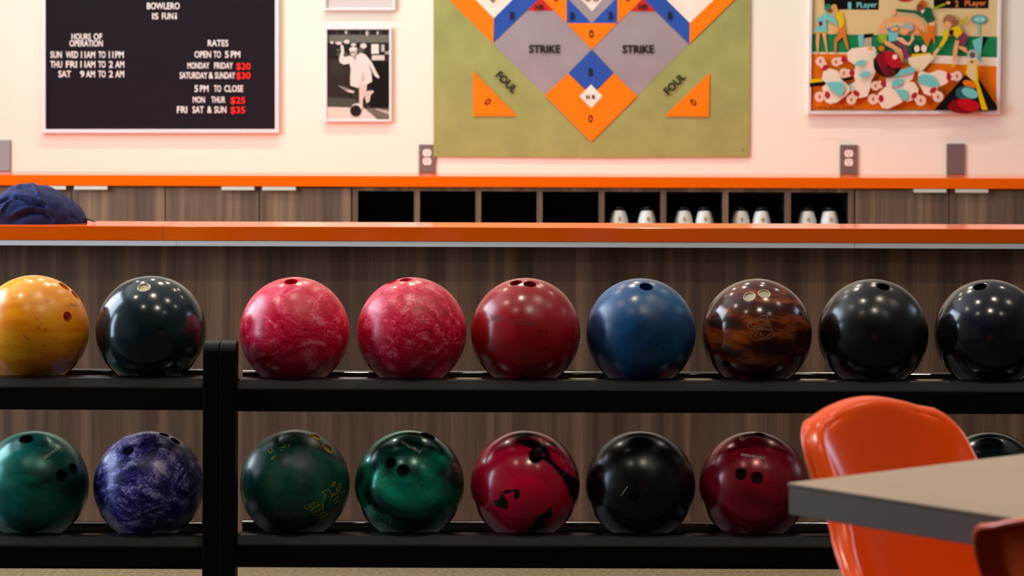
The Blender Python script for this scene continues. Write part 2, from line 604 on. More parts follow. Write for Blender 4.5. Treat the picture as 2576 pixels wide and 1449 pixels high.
# cubby unit
cx0, cx1 = at(885.5, 520, CF).x, at(2149.5, 520, CF).x
div_px = [893, 1048.8, 1203, 1357.6, 1513.5, 1669, 1825, 1982, 2142]
cu = thing('shoe_cubby', 'walnut shoe cubby, compartments coloured black as unlit, under the back counter', 'cubby', ((cx0 + cx1) / 2, CF, 0))
ox = (cx0 + cx1) / 2
top = bc_bot - 0.001
cdep = 0.36
cell_top = at(1500, 482.0, CF).z
MB().box(cx0 - ox, cx1 - ox, 0, cdep, cell_top, top).build('top_rail', M['wood'], cu)
MB().box(cx0 - ox, cx1 - ox, cdep, cdep + 0.01, 0.09, top).build('back_panel', M['cubby_shade'], cu)
dx = [at(p, 520, CF).x - ox for p in div_px]
for i, x in enumerate(dx):
    w = 0.0105
    xa, xb = x - w, x + w
    if i == 0: xa = cx0 - ox + 0.001
    if i == 8: xb = cx1 - ox - 0.001
    k = MB()
    k.box(xa, xb, 0.0, 0.019, 0.09, cell_top, 0)           # walnut front edge
    k.box(xa + 0.001, xb - 0.001, 0.0192, cdep, 0.09, cell_top, 1)   # sides coloured black as unlit depth
    k.build('divider', [M['wood'], M['cubby_shade']], cu)
row_h = 0.145
shelf_z = [cell_top - row_h * (i + 1) for i in range(5)]
for z in shelf_z:
    if z < 0.1: continue
    MB().box(dx[0] + 0.0107, dx[8] - 0.0107, 0.004, cdep, z - 0.018, z).build('shelf', M['cubby_shade'], cu)
MB().box(cx0 - ox, cx1 - ox, 0.05, cdep, 0, 0.089).build('toe_kick', M['dark'], cu)

# ------------------------------------------------------------------ bowling shoes, heels out
def shoe_upper(L=0.285, wl=1.0):
    """lofted shoe: heel at y=0 (towards the room), toe at y=L; returns verts, faces, rings, segs"""
    secs = [  # y, half width, height of collar, top half width
        (0.004, 0.024, 0.068, 0.015), (0.012, 0.030, 0.074, 0.020), (0.035, 0.034, 0.078, 0.026), (0.075, 0.034, 0.076, 0.026),
        (0.11, 0.034, 0.080, 0.020), (0.15, 0.035, 0.066, 0.018), (0.20, 0.036, 0.050, 0.018), (0.245, 0.034, 0.040, 0.018), (0.275, 0.024, 0.032, 0.012), (0.284, 0.012, 0.022, 0.006)]
    seg = 22
    v, f = [], []
    for y, hw, h, tw in secs:
        for k in range(seg):
            a = 2 * math.pi * k / seg
            cs, sn = math.cos(a), math.sin(a)
            zz = 0.012 + (h - 0.012) * (0.5 + 0.5 * math.copysign(abs(sn) ** 0.7, sn))
            tt = (zz - 0.012) / (h - 0.012)
            wid = hw + (tw - hw) * tt ** 1.5
            v.append((wid * math.copysign(abs(cs) ** 0.6, cs) * wl, y, zz))
    n = len(secs)
    for i in range(n - 1):
        for k in range(seg):
            f.append((i * seg + k, i * seg + (k + 1) % seg, (i + 1) * seg + (k + 1) % seg, (i + 1) * seg + k))
    f.append(tuple(range(seg)))
    f.append(tuple(range((n - 1) * seg, n * seg)))
    return v, f


def make_shoe(name, label, loc, rz):
    t = thing(name, label, 'shoe', loc, rz, 'bowling shoes in the cubbies')
    v, f = shoe_upper()
    up = MB().add(v, f, 0, True).build('upper', M['shoe_black'], t)
    s = up.modifiers.new('smooth', 'SUBSURF'); s.levels = 1; s.render_levels = 2
    # white heel counter: a shell wrapped round the back of the upper
    hv, hf = [], []
    nz, na = 10, 15
    for i in range(nz):
        q = i / (nz - 1)
        z = 0.010 + q * 0.058
        hw = 0.0345 - 0.004 * q - 0.009 * q * q
        for k in range(na):
            a = math.pi * (k / (na - 1))
            zz = z + (0.006 * math.sin(a) * q)
            hv.append((hw * math.copysign(abs(math.cos(a)) ** 0.75, math.cos(a)), 0.045 - (0.046 - 0.004 * q) * math.sin(a) ** 0.8, zz))
    for i in range(nz - 1):
        for k in range(na - 1):
            a = i * na + k
            hf.append((a, a + 1, a + na + 1, a + na))
    hc = MB().add(hv, hf, 0, True).build('heel_counter', M['shoe_white'], t)
    so = hc.modifiers.new('thick', 'SOLIDIFY'); so.thickness = 0.003; so.offset = 1
    tag(hc, 'cream white heel')
    # gold number emblem on the heel
    ev = [(0.0045 * math.cos(a), -0.0052, 0.043 + 0.0085 * math.sin(a)) for a in [2 * math.pi * i / 16 for i in range(16)]]
    ev2 = [(x * 0.9, y + 0.004, z) for x, y, z in ev]
    MB().add(ev + ev2, [tuple(range(16))] + [(i, (i + 1) % 16, 16 + (i + 1) % 16, 16 + i) for i in range(16)]).build('heel_emblem', M['shoe_gold'], hc)
    # padded collar and opening
    pts = [(0.019 * math.cos(a), 0.055 - 0.045 * math.sin(a), 0.079 + 0.004 * math.sin(a)) for a in [2 * math.pi * i / 24 for i in range(25)]]
    MB().tube(pts, 0.0055, 8, cap=False).build('collar', M['shoe_black'], t)
    # sole
    sp = [(-0.030, 0.02), (-0.022, 0.004), (0, -0.002), (0.022, 0.004), (0.030, 0.02), (0.034, 0.08), (0.034, 0.13), (0.036, 0.2), (0.033, 0.25), (0.02, 0.285), (0, 0.29), (-0.02, 0.285), (-0.033, 0.25), (-0.036, 0.2), (-0.034, 0.13), (-0.034, 0.08)]
    n = len(sp)
    MB().add([(x, y, 0.0) for x, y in sp] + [(x, y, 0.012) for x, y in sp],
             [tuple(range(n)), tuple(range(n, 2 * n))] + [(i, (i + 1) % n, n + (i + 1) % n, n + i) for i in range(n)]).build('sole', M['sole'], t)
    lc = MB()
    for q in range(4):
        y = 0.125 + q * 0.018
        lc.tube([(-0.016, y, 0.078 - q * 0.006), (0, y + 0.003, 0.083 - q * 0.0068), (0.016, y, 0.078 - q * 0.006)], 0.002, 6)
    lc.build('laces', M['shoe_white'], t)
    return t


shoe_px = [(1558, 0.0), (1630, 0.02), (1721, 0.0), (1774, 0.0), (1865, 0.0), (1918, 0.0), (2033, 0.0), (2090, 0.02)]
for i, (p, rz) in enumerate(shoe_px):
    lab = 'cream-heeled bowling shoe, %s one of the pair in the %s' % (
        ['left', 'right'][i % 2], ['fifth cubby from the left', 'sixth cubby from the left', 'second cubby from the right', 'rightmost cubby'][i // 2])
    make_shoe('bowling_shoe', lab, (at(p, 545, CF + 0.03).x, CF + 0.028, shelf_z[0] + 0.0005), rz)

# ------------------------------------------------------------------ front ledge wall
LF = 6.30
l_top = EYE - 262.0 * LF / F
l_bot = l_top - 36.4 * LF / F
pn = tag(MB().box(XL + 0.01, XR - 0.01, 6.345, 6.55, 0.0, l_bot - 0.0132).build('wall_middle', M['wood']),
         'dark walnut laminate half wall behind the ball racks', 'half wall', kind='structure')
lg = thing('ledge_counter', 'orange laminate ledge on the walnut half wall, above the balls', 'counter', (0, LF, l_top))
seam = at(412, 590, LF).x
for x0, x1 in ((XL + 0.01, seam - 0.0004), (seam + 0.0004, XR - 0.01)):
    MB().box(x0, x1, 0.0, 0.302, l_bot - l_top, 0.0).build('ledge_top', M['orange'], lg, bevel=0.0012)
s1, s2 = at(446, 610, LF + 0.02).x, at(2147, 618, LF + 0.02).x
for x0, x1 in ((XL + 0.01, s1 - 0.0005), (s1 + 0.0005, s2 - 0.0005), (s2 + 0.0005, XR - 0.01)):
    o = MB().box(x0, x1, 0.001, 0.26, l_bot - l_top - 0.0128, l_bot - l_top - 0.0003).build('edge_strip', M['alu'], lg)
    tag(o, 'pale aluminium strip under the ledge')

# ------------------------------------------------------------------ navy cap on the ledge
def polyline_dist(px, py, pl):
    best = 1e9
    for (x0, y0), (x1, y1) in zip(pl, pl[1:]):
        dx_, dy_ = x1 - x0, y1 - y0
        t = max(0, min(1, ((px - x0) * dx_ + (py - y0) * dy_) / (dx_ * dx_ + dy_ * dy_)))
        best = min(best, math.hypot(px - x0 - t * dx_, py - y0 - t * dy_))
    return best


def lerp_table(tb, x):
    if x <= tb[0][0]: return tb[0][1]
    for (x0, y0), (x1, y1) in zip(tb, tb[1:]):
        if x <= x1:
            q = (x - x0) / (x1 - x0)
            return y0 + (y1 - y0) * q
    return tb[-1][1]


HD = 6.47
base_z = l_top
out = [(-128, 559), (-124, 545), (-105, 522), (-70, 503), (-30, 493), (0, 489), (25, 476), (50, 467), (75, 464), (105, 466), (130, 473), (160, 491), (185, 508), (203, 525), (214, 542), (218, 553), (219, 559)]
hv, hf = [], []
nx, na = 120, 60
ridges = [([(84, 466), (92, 480), (103, 503), (117, 517), (130, 545), (138, 556)], 0.006, 3.5), ([(0, 538), (15, 513), (34, 499)], 0.005, 3.0),
          ([(-10, 541), (10, 546), (28, 545), (45, 531), (80, 521), (112, 528)], 0.006, 3.5), ([(5, 503), (40, 492), (75, 495), (100, 505)], 0.004, 3.5),
          ([(108, 470), (125, 474), (148, 487), (178, 503)], 0.002, 3.0), ([(20, 478), (50, 468), (78, 466)], 0.004, 3.5)]
valleys = [([(0, 509), (20, 497), (45, 496), (62, 500), (78, 512), (112, 517)], 0.012, 4.0), ([(30, 560), (50, 545), (80, 532), (108, 535), (128, 552)], 0.014, 7.0),
           ([(165, 497), (175, 520), (178, 545)], 0.006, 4.5), ([(8, 533), (22, 510)], 0.005, 2.5), ([(185, 512), (192, 530), (190, 552)], 0.004, 3.5), ([(35, 475), (60, 473), (85, 484)], 0.005, 3.0)]
for i in range(nx + 1):
    px = -128 + (219 + 128) * (0.5 - 0.5 * math.cos(math.pi * i / nx))
    ytop = lerp_table(out, px)
    wx = at(px, 540, HD).x
    hz = max(0.0005, at(px, ytop, HD).z - base_z)
    q = (px - 45) / 174.0
    dep = 0.098 * max(0.0, 1 - abs(q) ** 2.6) ** 0.5 + 0.0005
    for k in range(na + 1):
        a = math.pi * k / na              # 0 = front foot, pi = back foot
        cy, cz = -math.copysign(abs(math.cos(a)) ** 0.85, math.cos(a)), abs(math.sin(a)) ** 0.75
        p = Vector((wx, HD + dep * cy, base_z + hz * cz))
        ppx, ppy = HX + p.x * F / p.y, HY + (EYE - p.z) * F / p.y
        ppx, ppy = ppx - (ppy - HY) * ROLL, ppy + (ppx - HX) * ROLL
        n_ = Vector((0.25 * q, cy, cz)).normalized()
        edge = min(1.0, cz * 3)
        d = 0.0
        if cy < 0.2:
            for pl, amp, sg in ridges:
                d += amp * math.exp(-(polyline_dist(ppx, ppy, pl) / sg) ** 2)
            for pl, amp, sg in valleys:
                d -= amp * math.exp(-(polyline_dist(ppx, ppy, pl) / sg) ** 2)
        d += 0.003 * noise.noise(Vector((p.x * 22, p.y * 22, p.z * 30))) + 0.0012 * noise.noise(Vector((p.x * 60, p.y * 60, p.z * 80)))
        p = p + n_ * d * edge * 1.15 * min(1, dep / 0.03)
        p.z = max(p.z, base_z + 0.0003)
        hv.append(p)
for i in range(nx):
    for k in range(na):
        a = i * (na + 1) + k
        hf.append((a, a + 1, a + na + 2, a + na + 1))
hat = thing('cap', 'crumpled navy blue cap lying on the orange ledge', 'cap', at(45, 560, HD))
hat.location.z = base_z
ho = Vector(hat.location)
MB().add([p - ho for p in hv], hf, 0, True).build('crown', M['hat'], hat)
st = [at(212, 549, HD), at(222, 552, HD), at(232, 556, HD), at(238, 558.6, HD)]
mbk = MB()
for a_, b_ in zip(st, st[1:]):
    pass
sv = []
for p in st:
    for dy_ in (-0.014, 0.014):
        for dz_ in (0.0, 0.0026):
            q_ = p - ho
            sv.append((q_.x, q_.y + dy_, max(q_.z, 0.0003) + dz_))
sf = []
for i in range(3):
    a = i * 4
    sf += [(a, a + 1, a + 5, a + 4), (a + 2, a + 6, a + 7, a + 3), (a, a + 4, a + 6, a + 2), (a + 1, a + 3, a + 7, a + 5)]
sf += [(0, 2, 3, 1), (12, 13, 15, 14)]
MB().add(sv, sf).build('strap', M['hat_dark'], hat, bevel=0.0006)

# ------------------------------------------------------------------ ball racks
RB = 0.1086
BD = 5.07
Z_UP, Z_LO = EYE - 0.4147, EYE - 0.7165        # ball centres of the two tiers
LEFT_DZ = (0.0020, -0.0040)


def rail_front(zc):
    """closed (y, z) profile of the front beam for a tier whose balls sit at height zc"""
    zi = zc - 0.0828
    zt = zc - 0.0996
    zb = zc - 0.1452
    return [(4.957, zb), (4.955, zb + 0.002), (4.955, zt - 0.003), (4.9565, zt), (4.9735, zi - 0.0028), (4.977, zi - 0.0012), (4.997, zi + 0.0002), (5.0005, zi - 0.001), (5.0005, zi - 0.02), (4.992, zi - 0.024), (4.992, zb)]


def make_rack(label, xa, xb, dzs, post_x):
    t = thing('ball_rack', label, 'rack', ((xa + xb) / 2, 5.0, 0))
    ox = (xa + xb) / 2
    for zc, dz in ((Z_UP, dzs[0]), (Z_LO, dzs[1])):
        z = zc + dz
        MB().extrude_x([(y - 5.0, zz) for y, zz in rail_front(z)], xa - ox, xb - ox).build('front_rail', M['rack'], t, bevel=0.0018, bseg=2)
        zi = z - 0.0828
        st = MB().extrude_x([(-0.0262, zi - 0.0026), (-0.023, zi - 0.0004), (-0.003, zi + 0.0008), (0.0, zi - 0.0006), (-0.003, zi - 0.002)], xa - ox + 0.001, xb - ox - 0.001).build('cradle_strip', M['rack_gloss'], t)
        zi = z - 0.0845
        pr = [(0.1400, zi - 0.016), (0.1385, zi - 0.006)] + [(0.1465 - 0.008 * math.cos(a), zi - 0.006 + 0.0065 * math.sin(a)) for a in [math.pi / 2 * q / 6 for q in range(1, 7)]] + [(0.158, zi + 0.0003), (0.163, zi - 0.003), (0.163, zi - 0.05), (0.150, zi - 0.05), (0.150, zi - 0.02)]
        MB().extrude_x(pr, xa - ox - 0.008, xb - ox + 0.008).build('rear_rail', M['rack_gloss'], t)
        n = max(2, int((xb - xa) / 0.5))
        for i in range(n):
            x = xa - ox + 0.02 + (xb - xa - 0.06) * i / (n - 1)
            MB().box(x, x + 0.03, -0.0085, 0.150, z - 0.146, z - 0.132).build('cross_bar', M['rack'], t)
    ptop = EYE - 548 * 4.99 / F
    for p0, p1 in post_x:
        # post with rounded top front edge
        prof = [(-0.062, 0.0), (-0.062, ptop - 0.022)]
        for k in range(1, 7):
            a = math.pi / 2 * k / 6
            prof.append((-0.062 + 0.022 * (1 - math.cos(a)), ptop - 0.022 + 0.022 * math.sin(a)))
        prof += [(-0.018, ptop), (-0.010, ptop - 0.006), (-0.010, 0.0)]
        MB().extrude_x(prof, p0 - ox, p1 - ox).build('post', M['rack'], t, bevel=0.0025, bseg=2)
        c_ = (p0 + p1) / 2 - ox
        MB().box(c_ - 0.014, c_ + 0.014, -0.0095, 0.28, 0.004, 0.034).build('foot', M['rack'], t)
        MB().box(c_ - 0.0155, c_ - 0.0065, 0.1635, 0.180, 0.0, Z_UP - 0.10).build('rear_strut', M['rack'], t)
    return t


yp = 1100
pL0, pL1 = at(509.5, yp, 4.94).x, at(550.6, yp, 4.94).x
pR0, pR1 = at(551.4, yp, 4.94).x, at(592.6, yp, 4.94).x
make_rack('black steel two-tier ball rack on the left with the yellow ball', -1.75, pL0 - 0.0006, LEFT_DZ, [(pL0, pL1), (-1.79, -1.757)])
make_rack('long black steel two-tier ball rack holding the red and pink balls', pR1 + 0.0006, 1.36, (0, 0), [(pR0, pR1), (1.365, 1.398)])


# ------------------------------------------------------------------ bowling balls
def view_frame(c):
    f = (c - Vector((0, 0, EYE))).normalized()
    r = f.cross(Vector((0, 0, 1))).normalized()
    u = r.cross(f).normalized()
    cr, sr = math.cos(ROLL), math.sin(ROLL)
    return r, u, f


def sph(c, dx_, dy_, fr):
    """unit normal at image offset (dx right, dy up) in ball radii"""
    r, u, f = fr
    q = 1 - dx_ * dx_ - dy_ * dy_
    if q < 0.0004:
        s = math.sqrt(0.9996 / (dx_ * dx_ + dy_ * dy_))
        dx_, dy_ = dx_ * s, dy_ * s
        q = 0.0004
    return r * dx_ + u * dy_ - f * math.sqrt(q)


def make_ball(label, px, py, rpx, tier, dz, mat, holes=(), text=(), lines=(), ins_mat=None, swirl=None, res=1):
    """holes: (px, py, radius_m); lines: (material, width_px, [polyline of px]); text: (mat, body, cx, cy, w, h, rot)"""
    c = at(px, py, BD)
    c.z = (Z_UP if tier == 0 else Z_LO) + dz
    c.y = BD
    fr = view_frame(c)
    t = thing('bowling_ball', label, 'bowling ball', c)
    bm = bmesh.new()
    bmesh.ops.create_uvsphere(bm, u_segments=112 * res, v_segments=56 * res, radius=RB)
    me = bpy.data.meshes.new('ball')
    bm.to_mesh(me)
    bm.free()
    me.materials.append(mat)
    o = bpy.data.objects.new('ball', me)
    C.objects.link(o)
    ns = [sph(c, (hx - px) / rpx, -(hy - py) / rpx, fr) for hx, hy, hr in holes]
    for n, (hx, hy, hr) in zip(ns, holes):
        cut = MB().tube([n * (RB - 0.03), n * (RB + 0.02)], hr, 28).build('cutter', M['hole'])
        md = o.modifiers.new('holes', 'BOOLEAN')
        md.operation = 'DIFFERENCE'
        md.solver = 'EXACT'
        md.object = cut
        dg = bpy.context.evaluated_depsgraph_get()
        dg.update()
        me2 = bpy.data.meshes.new_from_object(o.evaluated_get(dg))
        o.modifiers.clear()
        o.data = me2
        bpy.data.objects.remove(cut)
        me = me2
        me.materials.clear()
        me.materials.append(mat)
    nr = []
    onS = [abs(v.co.length - RB) < 2e-4 for v in me.vertices]
    for p in me.polygons:
        p.use_smooth = True
        p.material_index = 0
        outer = all(onS[i] for i in p.vertices)
        for i in p.vertices:
            nr.append(me.vertices[i].co.normalized() if outer else p.normal.copy())
    me.normals_split_custom_set(nr)
    if swirl:
        at_ = me.attributes.new('swirl', 'FLOAT', 'POINT')
        r_, u_, f_ = fr
        for i, vtx in enumerate(me.vertices):
            n = vtx.co / RB
            X, Y = px + n.dot(r_) * rpx, py - n.dot(u_) * rpx
            at_.data[i].value = swirl(X, Y) if n.dot(f_) < 0.1 else 0.0
    o.parent = t
    o.name = 'ball'
    for n, (hx, hy, hr) in zip(ns, holes):
        if ins_mat is None:
            continue
        a = n.orthogonal().normalized()
        b_ = n.cross(a)
        im = MB()
        rings = [(hr * 0.995, RB - 0.024), (hr * 0.995, RB - 0.0008), (hr * 0.93, RB - 0.0002), (hr * 0.84, RB - 0.0010), (hr * 0.80, RB - 0.0035), (0.0002, RB - 0.0035)]
        vv, ff = [], []
        for rr, hh in rings:
            for k in range(24):
                an = 2 * math.pi * k / 24
                vv.append(n * hh + a * rr * math.cos(an) + b_ * rr * math.sin(an))
        for i in range(len(rings) - 1):
            for k in range(24):
                ff.append((i * 24 + k, i * 24 + (k + 1) % 24, (i + 1) * 24 + (k + 1) % 24, (i + 1) * 24 + k))
        im.add(vv, ff, 0, False)
        io = im.build('finger_insert', ins_mat, t)
    up = RB + 0.00025
    for (lm, wpx, pls) in lines:
        lb = MB()
        for pl in pls:
            # resample
            pts = []
            for (x0, y0), (x1, y1) in zip(pl, pl[1:]):
                m_ = max(1, int(math.hypot(x1 - x0, y1 - y0) / 4))
                for i in range(m_):
                    pts.append((x0 + (x1 - x0) * i / m_, y0 + (y1 - y0) * i / m_))
            pts.append(pl[-1])
            P3 = [sph(c, (x - px) / rpx, -(y - py) / rpx, fr) for x, y in pts]
            vv = []
            hw = wpx / rpx * RB / 2
            for i, n in enumerate(P3):
                tg = (P3[min(i + 1, len(P3) - 1)] - P3[max(i - 1, 0)])
                s = tg.cross(n).normalized() * hw
                vv += [n * up + s, n * up - s]
            lb.add(vv, [(2 * i, 2 * i + 1, 2 * i + 3, 2 * i + 2) for i in range(len(P3) - 1)])
        lb.build('engraving', lm, t)
    for (tm, body, cx, cy, w, h, rot) in text:
        vs, fs = text2d(body, 0.012)
        cr, sr = math.cos(rot), math.sin(rot)
        vv = []
        for x, y in vs:
            a, b_ = (x - 0.5) * w, (0.5 - y) * h
            X, Y = cx + a * cr - b_ * sr, cy + a * sr + b_ * cr
            vv.append(sph(c, (X - px) / rpx, -(Y - py) / rpx, fr) * up)
        MB().add(vv, fs).build('lettering', tm, t)
    return t


mk_white = plain('faded_white_engraving', 'd4d4c8', 0.6)
mk_pale = plain('pale_engraving', '8ea29a', 0.6)
mk_gold = plain('gold_engraving', 'c89a68', 0.6)
mk_yel = plain('yellow_engraving', 'cabc14', 0.6)
mk_brown = plain('tan_engraving', '7c5e40', 0.6)
mk_dark = plain('dark_engraving', '4a1218', 0.6)

bm_yellow = ball_mat('amber_yellow_ball', [(0.32, 'd87400'), (0.48, 'ee9206'), (0.68, 'f8b020')], 4.0, (1.0, 1.0, 6.0), 1.0, 8, 0.16, rot=(0, 0.18, 0), fine=0.2)
bm_teal = ball_mat('dark_teal_ball', [(0.3, '0d1d23'), (0.7, '13292f')], 5, rough=0.13, scuff=0.08)
bm_pink = ball_mat('pink_marbled_ball', [(0.32, 'b4052a'), (0.48, 'd60e3a'), (0.58, 'e02c52'), (0.74, 'f07c90')], 12, (1, 1, 1.5), 3.2, 8, 0.2, fine=0.6, rot=(0.3, 0.6, 0), scuff=0.3)
bm_pink2 = ball_mat('rose_marbled_ball', [(0.32, 'ac0528'), (0.48, 'd01038'), (0.58, 'dc3052'), (0.74, 'f08092')], 11, (1, 1.2, 1.3), 3.6, 8, 0.22, fine=0.7, rot=(0.5, -0.4, 0.2), scuff=0.3, seed=3.1)
bm_red = ball_mat('crimson_ball', [(0.3, '8a0c14'), (0.7, 'a3121c')], 5, rough=0.16, scuff=0.22)
bm_blue = ball_mat('royal_blue_ball', [(0.28, '042644'), (0.5, '083f6c'), (0.72, '125a86')], 6, distort=1.5, rough=0.2, scuff=0.3, seed=5)
bm_brown = ball_mat('tiger_brown_ball', [(0.36, '1c0603'), (0.52, '4a1a08'), (0.62, '78340e'), (0.74, '96500f')], 5, (1, 1.5, 4.0), 1.8, 8, 0.12, rot=(0, -0.4, 0), fine=0.3, scuff=0.1, seed=2)
bm_black = ball_mat('black_ball', [(0.3, '0b0c0c'), (0.7, '131414')], 5, rough=0.16, scuff=0.2, spec=0.45)
bm_navy = ball_mat('blue_black_ball', [(0.3, '0a0b10'), (0.6, '10141f'), (0.75, '16202f')], 4, (1, 1, 3), rough=0.13, scuff=0.1, seed=4)
bm_green = ball_mat('pearl_green_ball', [(0.3, '022a26'), (0.5, '06685a'), (0.7, '0c9482')], 5, (1, 1, 1.6), 1.6, 6, 0.2, metal=0.25, rot=(0, 0.7, 0), fine=0.1, scuff=0.2, seed=1.3)
bm_purple = ball_mat('purple_marbled_ball', [(0.35, '17134a'), (0.48, '322c7c'), (0.58, '5a54a0'), (0.69, 'a8a4cc')], 11, (1, 1, 1.4), 3.5, 8, 0.22, metal=0.1, rot=(0, -0.7, 0.2), fine=0.7, scuff=0.25, seed=6)
bm_dull = ball_mat('dull_green_ball', [(0.3, '042f2a'), (0.5, '0a4d40'), (0.72, '1e6a56')], 7, distort=2.2, rough=0.24, scuff=0.3, fine=0.25, seed=7)
bm_emer = ball_mat('emerald_swirl_ball', [(0.34, '02201f'), (0.46, '045046'), (0.57, '08866a'), (0.68, '18b894')], 4.2, (1, 1.2, 2.2), 2.0, 7, 0.16, metal=0.35, rot=(0, 0.85, 0), fine=0.08, scuff=0.12, seed=9.4)
bm_black2 = ball_mat('scratched_black_ball', [(0.3, '08090a'), (0.7, '0f1010')], 5, rough=0.18, scuff=0.2, seed=8, spec=0.45)
bm_maroon = ball_mat('maroon_pearl_ball', [(0.3, '6c0814'), (0.5, '980f28'), (0.72, 'b0203a')], 5, (1, 1, 2.0), 1.5, 6, 0.17, metal=0.15, scuff=0.15, fine=0.1, seed=3.7)
bm_hid = ball_mat('black_teal_ball', [(0.3, '0a1517'), (0.7, '0f2022')], 5, rough=0.15, scuff=0.1, seed=12)



def swirl_mat():
    m, N, L, P = new_mat('pink_black_swirl_ball')
    tc = N.new('ShaderNodeTexCoord')
    a = N.new('ShaderNodeAttribute'); a.attribute_name = 'swirl'
    n1 = N.new('ShaderNodeTexNoise'); n1.inputs['Scale'].default_value = 26; n1.inputs['Detail'].default_value = 6; n1.inputs['Distortion'].default_value = 1.5
    L.new(tc.outputs['Object'], n1.inputs['Vector'])
    mm = N.new('ShaderNodeMath'); mm.operation = 'MULTIPLY_ADD'; mm.inputs[1].default_value = 0.9; 
    sb = N.new('ShaderNodeMath'); sb.operation = 'SUBTRACT'; sb.inputs[1].default_value = 0.5
    L.new(n1.outputs['Fac'], sb.inputs[0]); L.new(sb.outputs[0], mm.inputs[0]); L.new(a.outputs['Fac'], mm.inputs[2])
    r = N.new('ShaderNodeValToRGB'); e = r.color_ramp.elements
    e[0].position = 0.36; e[0].color = srgb('c80a38'); e[1].position = 0.62; e[1].color = srgb('120508')
    k = e.new(0.5); k.color = srgb('5a0a24')
    L.new(mm.outputs[0], r.inputs['Fac']); L.new(r.outputs['Color'], P.inputs['Base Color'])
    P.inputs['Roughness'].default_value = 0.2
    return m


def in_poly(x, y, pl):
    c = False
    for (x0, y0), (x1, y1) in zip(pl, pl[1:] + pl[:1]):
        if (y0 > y) != (y1 > y) and x < (x1 - x0) * (y - y0) / (y1 - y0) + x0:
            c = not c
    return c


def swirl_fn(shapes, soft):
    def fn(X, Y):
        best = 0.0
        for pl in shapes:
            d = polyline_dist(X, Y, pl + pl[:1])
            v_ = 0.5 + 0.5 * min(1, d / soft) if in_poly(X, Y, pl) else 0.5 - 0.5 * min(1, d / soft)
            best = max(best, v_)
        return best
    return fn


bm_pinkblk = swirl_mat()
kk = 2576 / 620.0
sw = [[(540, 235), (600, 195), (720, 185), (860, 225), (905, 290), (890, 360), (820, 330), (760, 290), (680, 265), (620, 240)], [(520, 150), (640, 100), (760, 120), (700, 175), (570, 180)],
      [(860, 395), (930, 440), (1010, 525), (1060, 590), (1110, 690), (1160, 800), (1190, 860), (1260, 740), (1260, 610), (1150, 575), (1040, 490), (940, 405), (900, 330), (860, 340)],
      [(690, 330), (760, 290), (830, 330), (880, 390), (820, 410), (790, 440), (720, 425)], [(330, 800), (400, 800), (420, 720), (600, 690), (600, 715), (450, 740), (495, 830), (480, 890), (380, 870)],
      [(555, 740), (580, 700), (620, 730), (600, 790), (560, 800)], [(800, 965), (930, 880), (945, 960), (865, 1000), (880, 1090), (960, 1140), (700, 1180), (740, 1060)], [(980, 260), (1010, 210), (960, 200), (900, 230)], [(1180, 400), (1230, 520), (1200, 560), (1160, 430)]]
sw = [[(1160 + x / kk, 1060 + y / kk) for x, y in pl] for pl in sw]

H = 0.0122
UL, LL = LEFT_DZ
# upper tier
make_ball('amber yellow bowling ball at the left end of the upper tier', 85, 828, 138, 0, UL, bm_yellow,
          [(168, 796, 0.0105), (160, 719, H), (188, 742, H)],
          lines=[(mk_brown, 1.6, [[(58, 836), (66, 846), (75, 854)], [(163, 764), (172, 770), (176, 764), (186, 768)], [(176, 762), (182, 770), (192, 766)], [(29, 876), (30, 879)]])])
make_ball('dark teal ball with one cream finger insert, upper tier beside the rack posts', 379, 831, 139, 0, UL, bm_teal, [(362, 723, 0.0136)], ins_mat=M['insert_cream'])
make_ball('pink marbled ball just right of the rack posts, upper tier', 741, 835, 138, 0, 0, bm_pink, [(732, 709, 0.0135)])
make_ball('pink marbled ball between the other pink ball and the plain red ball, upper tier', 1035.5, 836, 138, 0, 0, bm_pink2, [(1021, 704, 0.0128), (986, 709, 0.0125)])
rd = [[(1447, 822), (1456, 819)], [(1447, 822), (1446, 850), (1449, 854), (1458, 852)], [(1452, 830), (1456, 832), (1455, 842), (1451, 840), (1452, 830)],
      [(1446, 861), (1443, 882), (1446, 880)], [(1446, 861), (1455, 858)], [(1446, 861), (1446, 868), (1455, 866)]]
make_ball('plain crimson red ball with faint dark lettering, upper tier', 1322, 836, 137, 0, 0, bm_red, [(1297, 712, H), (1332.5, 715, 0.0128)],
          lines=[(mk_gold, 1.5, rd)], text=[(mk_dark, 'BOWL', 1254, 801, 38, 14, math.pi + 0.08), (mk_dark, 'DETROIT', 1314, 811, 66, 14, math.pi + 0.14)])
make_ball('royal blue ball with a single finger hole, upper tier', 1612, 838, 139, 0, 0, bm_blue, [(1625.5, 721, 0.0138)])
sq = 1884 / 130.0
em = [[(560, 1110), (600, 1020), (700, 930), (860, 840), (1000, 815), (1180, 850), (1300, 850)], [(560, 1110), (600, 1180), (680, 1215), (900, 1215), (1150, 1170), (1400, 1105)],
      [(1290, 810), (1340, 900), (1400, 1105)], [(720, 1080), (760, 980), (900, 890), (1060, 850), (1200, 870), (1290, 950), (1200, 1060), (1080, 1130), (900, 1165), (780, 1140), (720, 1080)],
      [(920, 1090), (900, 960), (940, 950)], [(940, 1000), (960, 1050), (990, 1050), (1030, 1090), (1050, 1000)],
      [(430, 740), (480, 630), (600, 540), (760, 470), (900, 450), (1060, 470), (1170, 560), (1190, 660), (1100, 720), (980, 780), (760, 830), (560, 830), (430, 740)],
      [(520, 660), (640, 580), (800, 520), (980, 500), (1080, 560), (1060, 660), (900, 730), (700, 770), (560, 740), (520, 660)], [(890, 390), (1090, 325), (1140, 370), (1250, 680), (1180, 760)]]
em = [[(1850 + x / sq, 770 + y / sq) for x, y in pl] for pl in em]
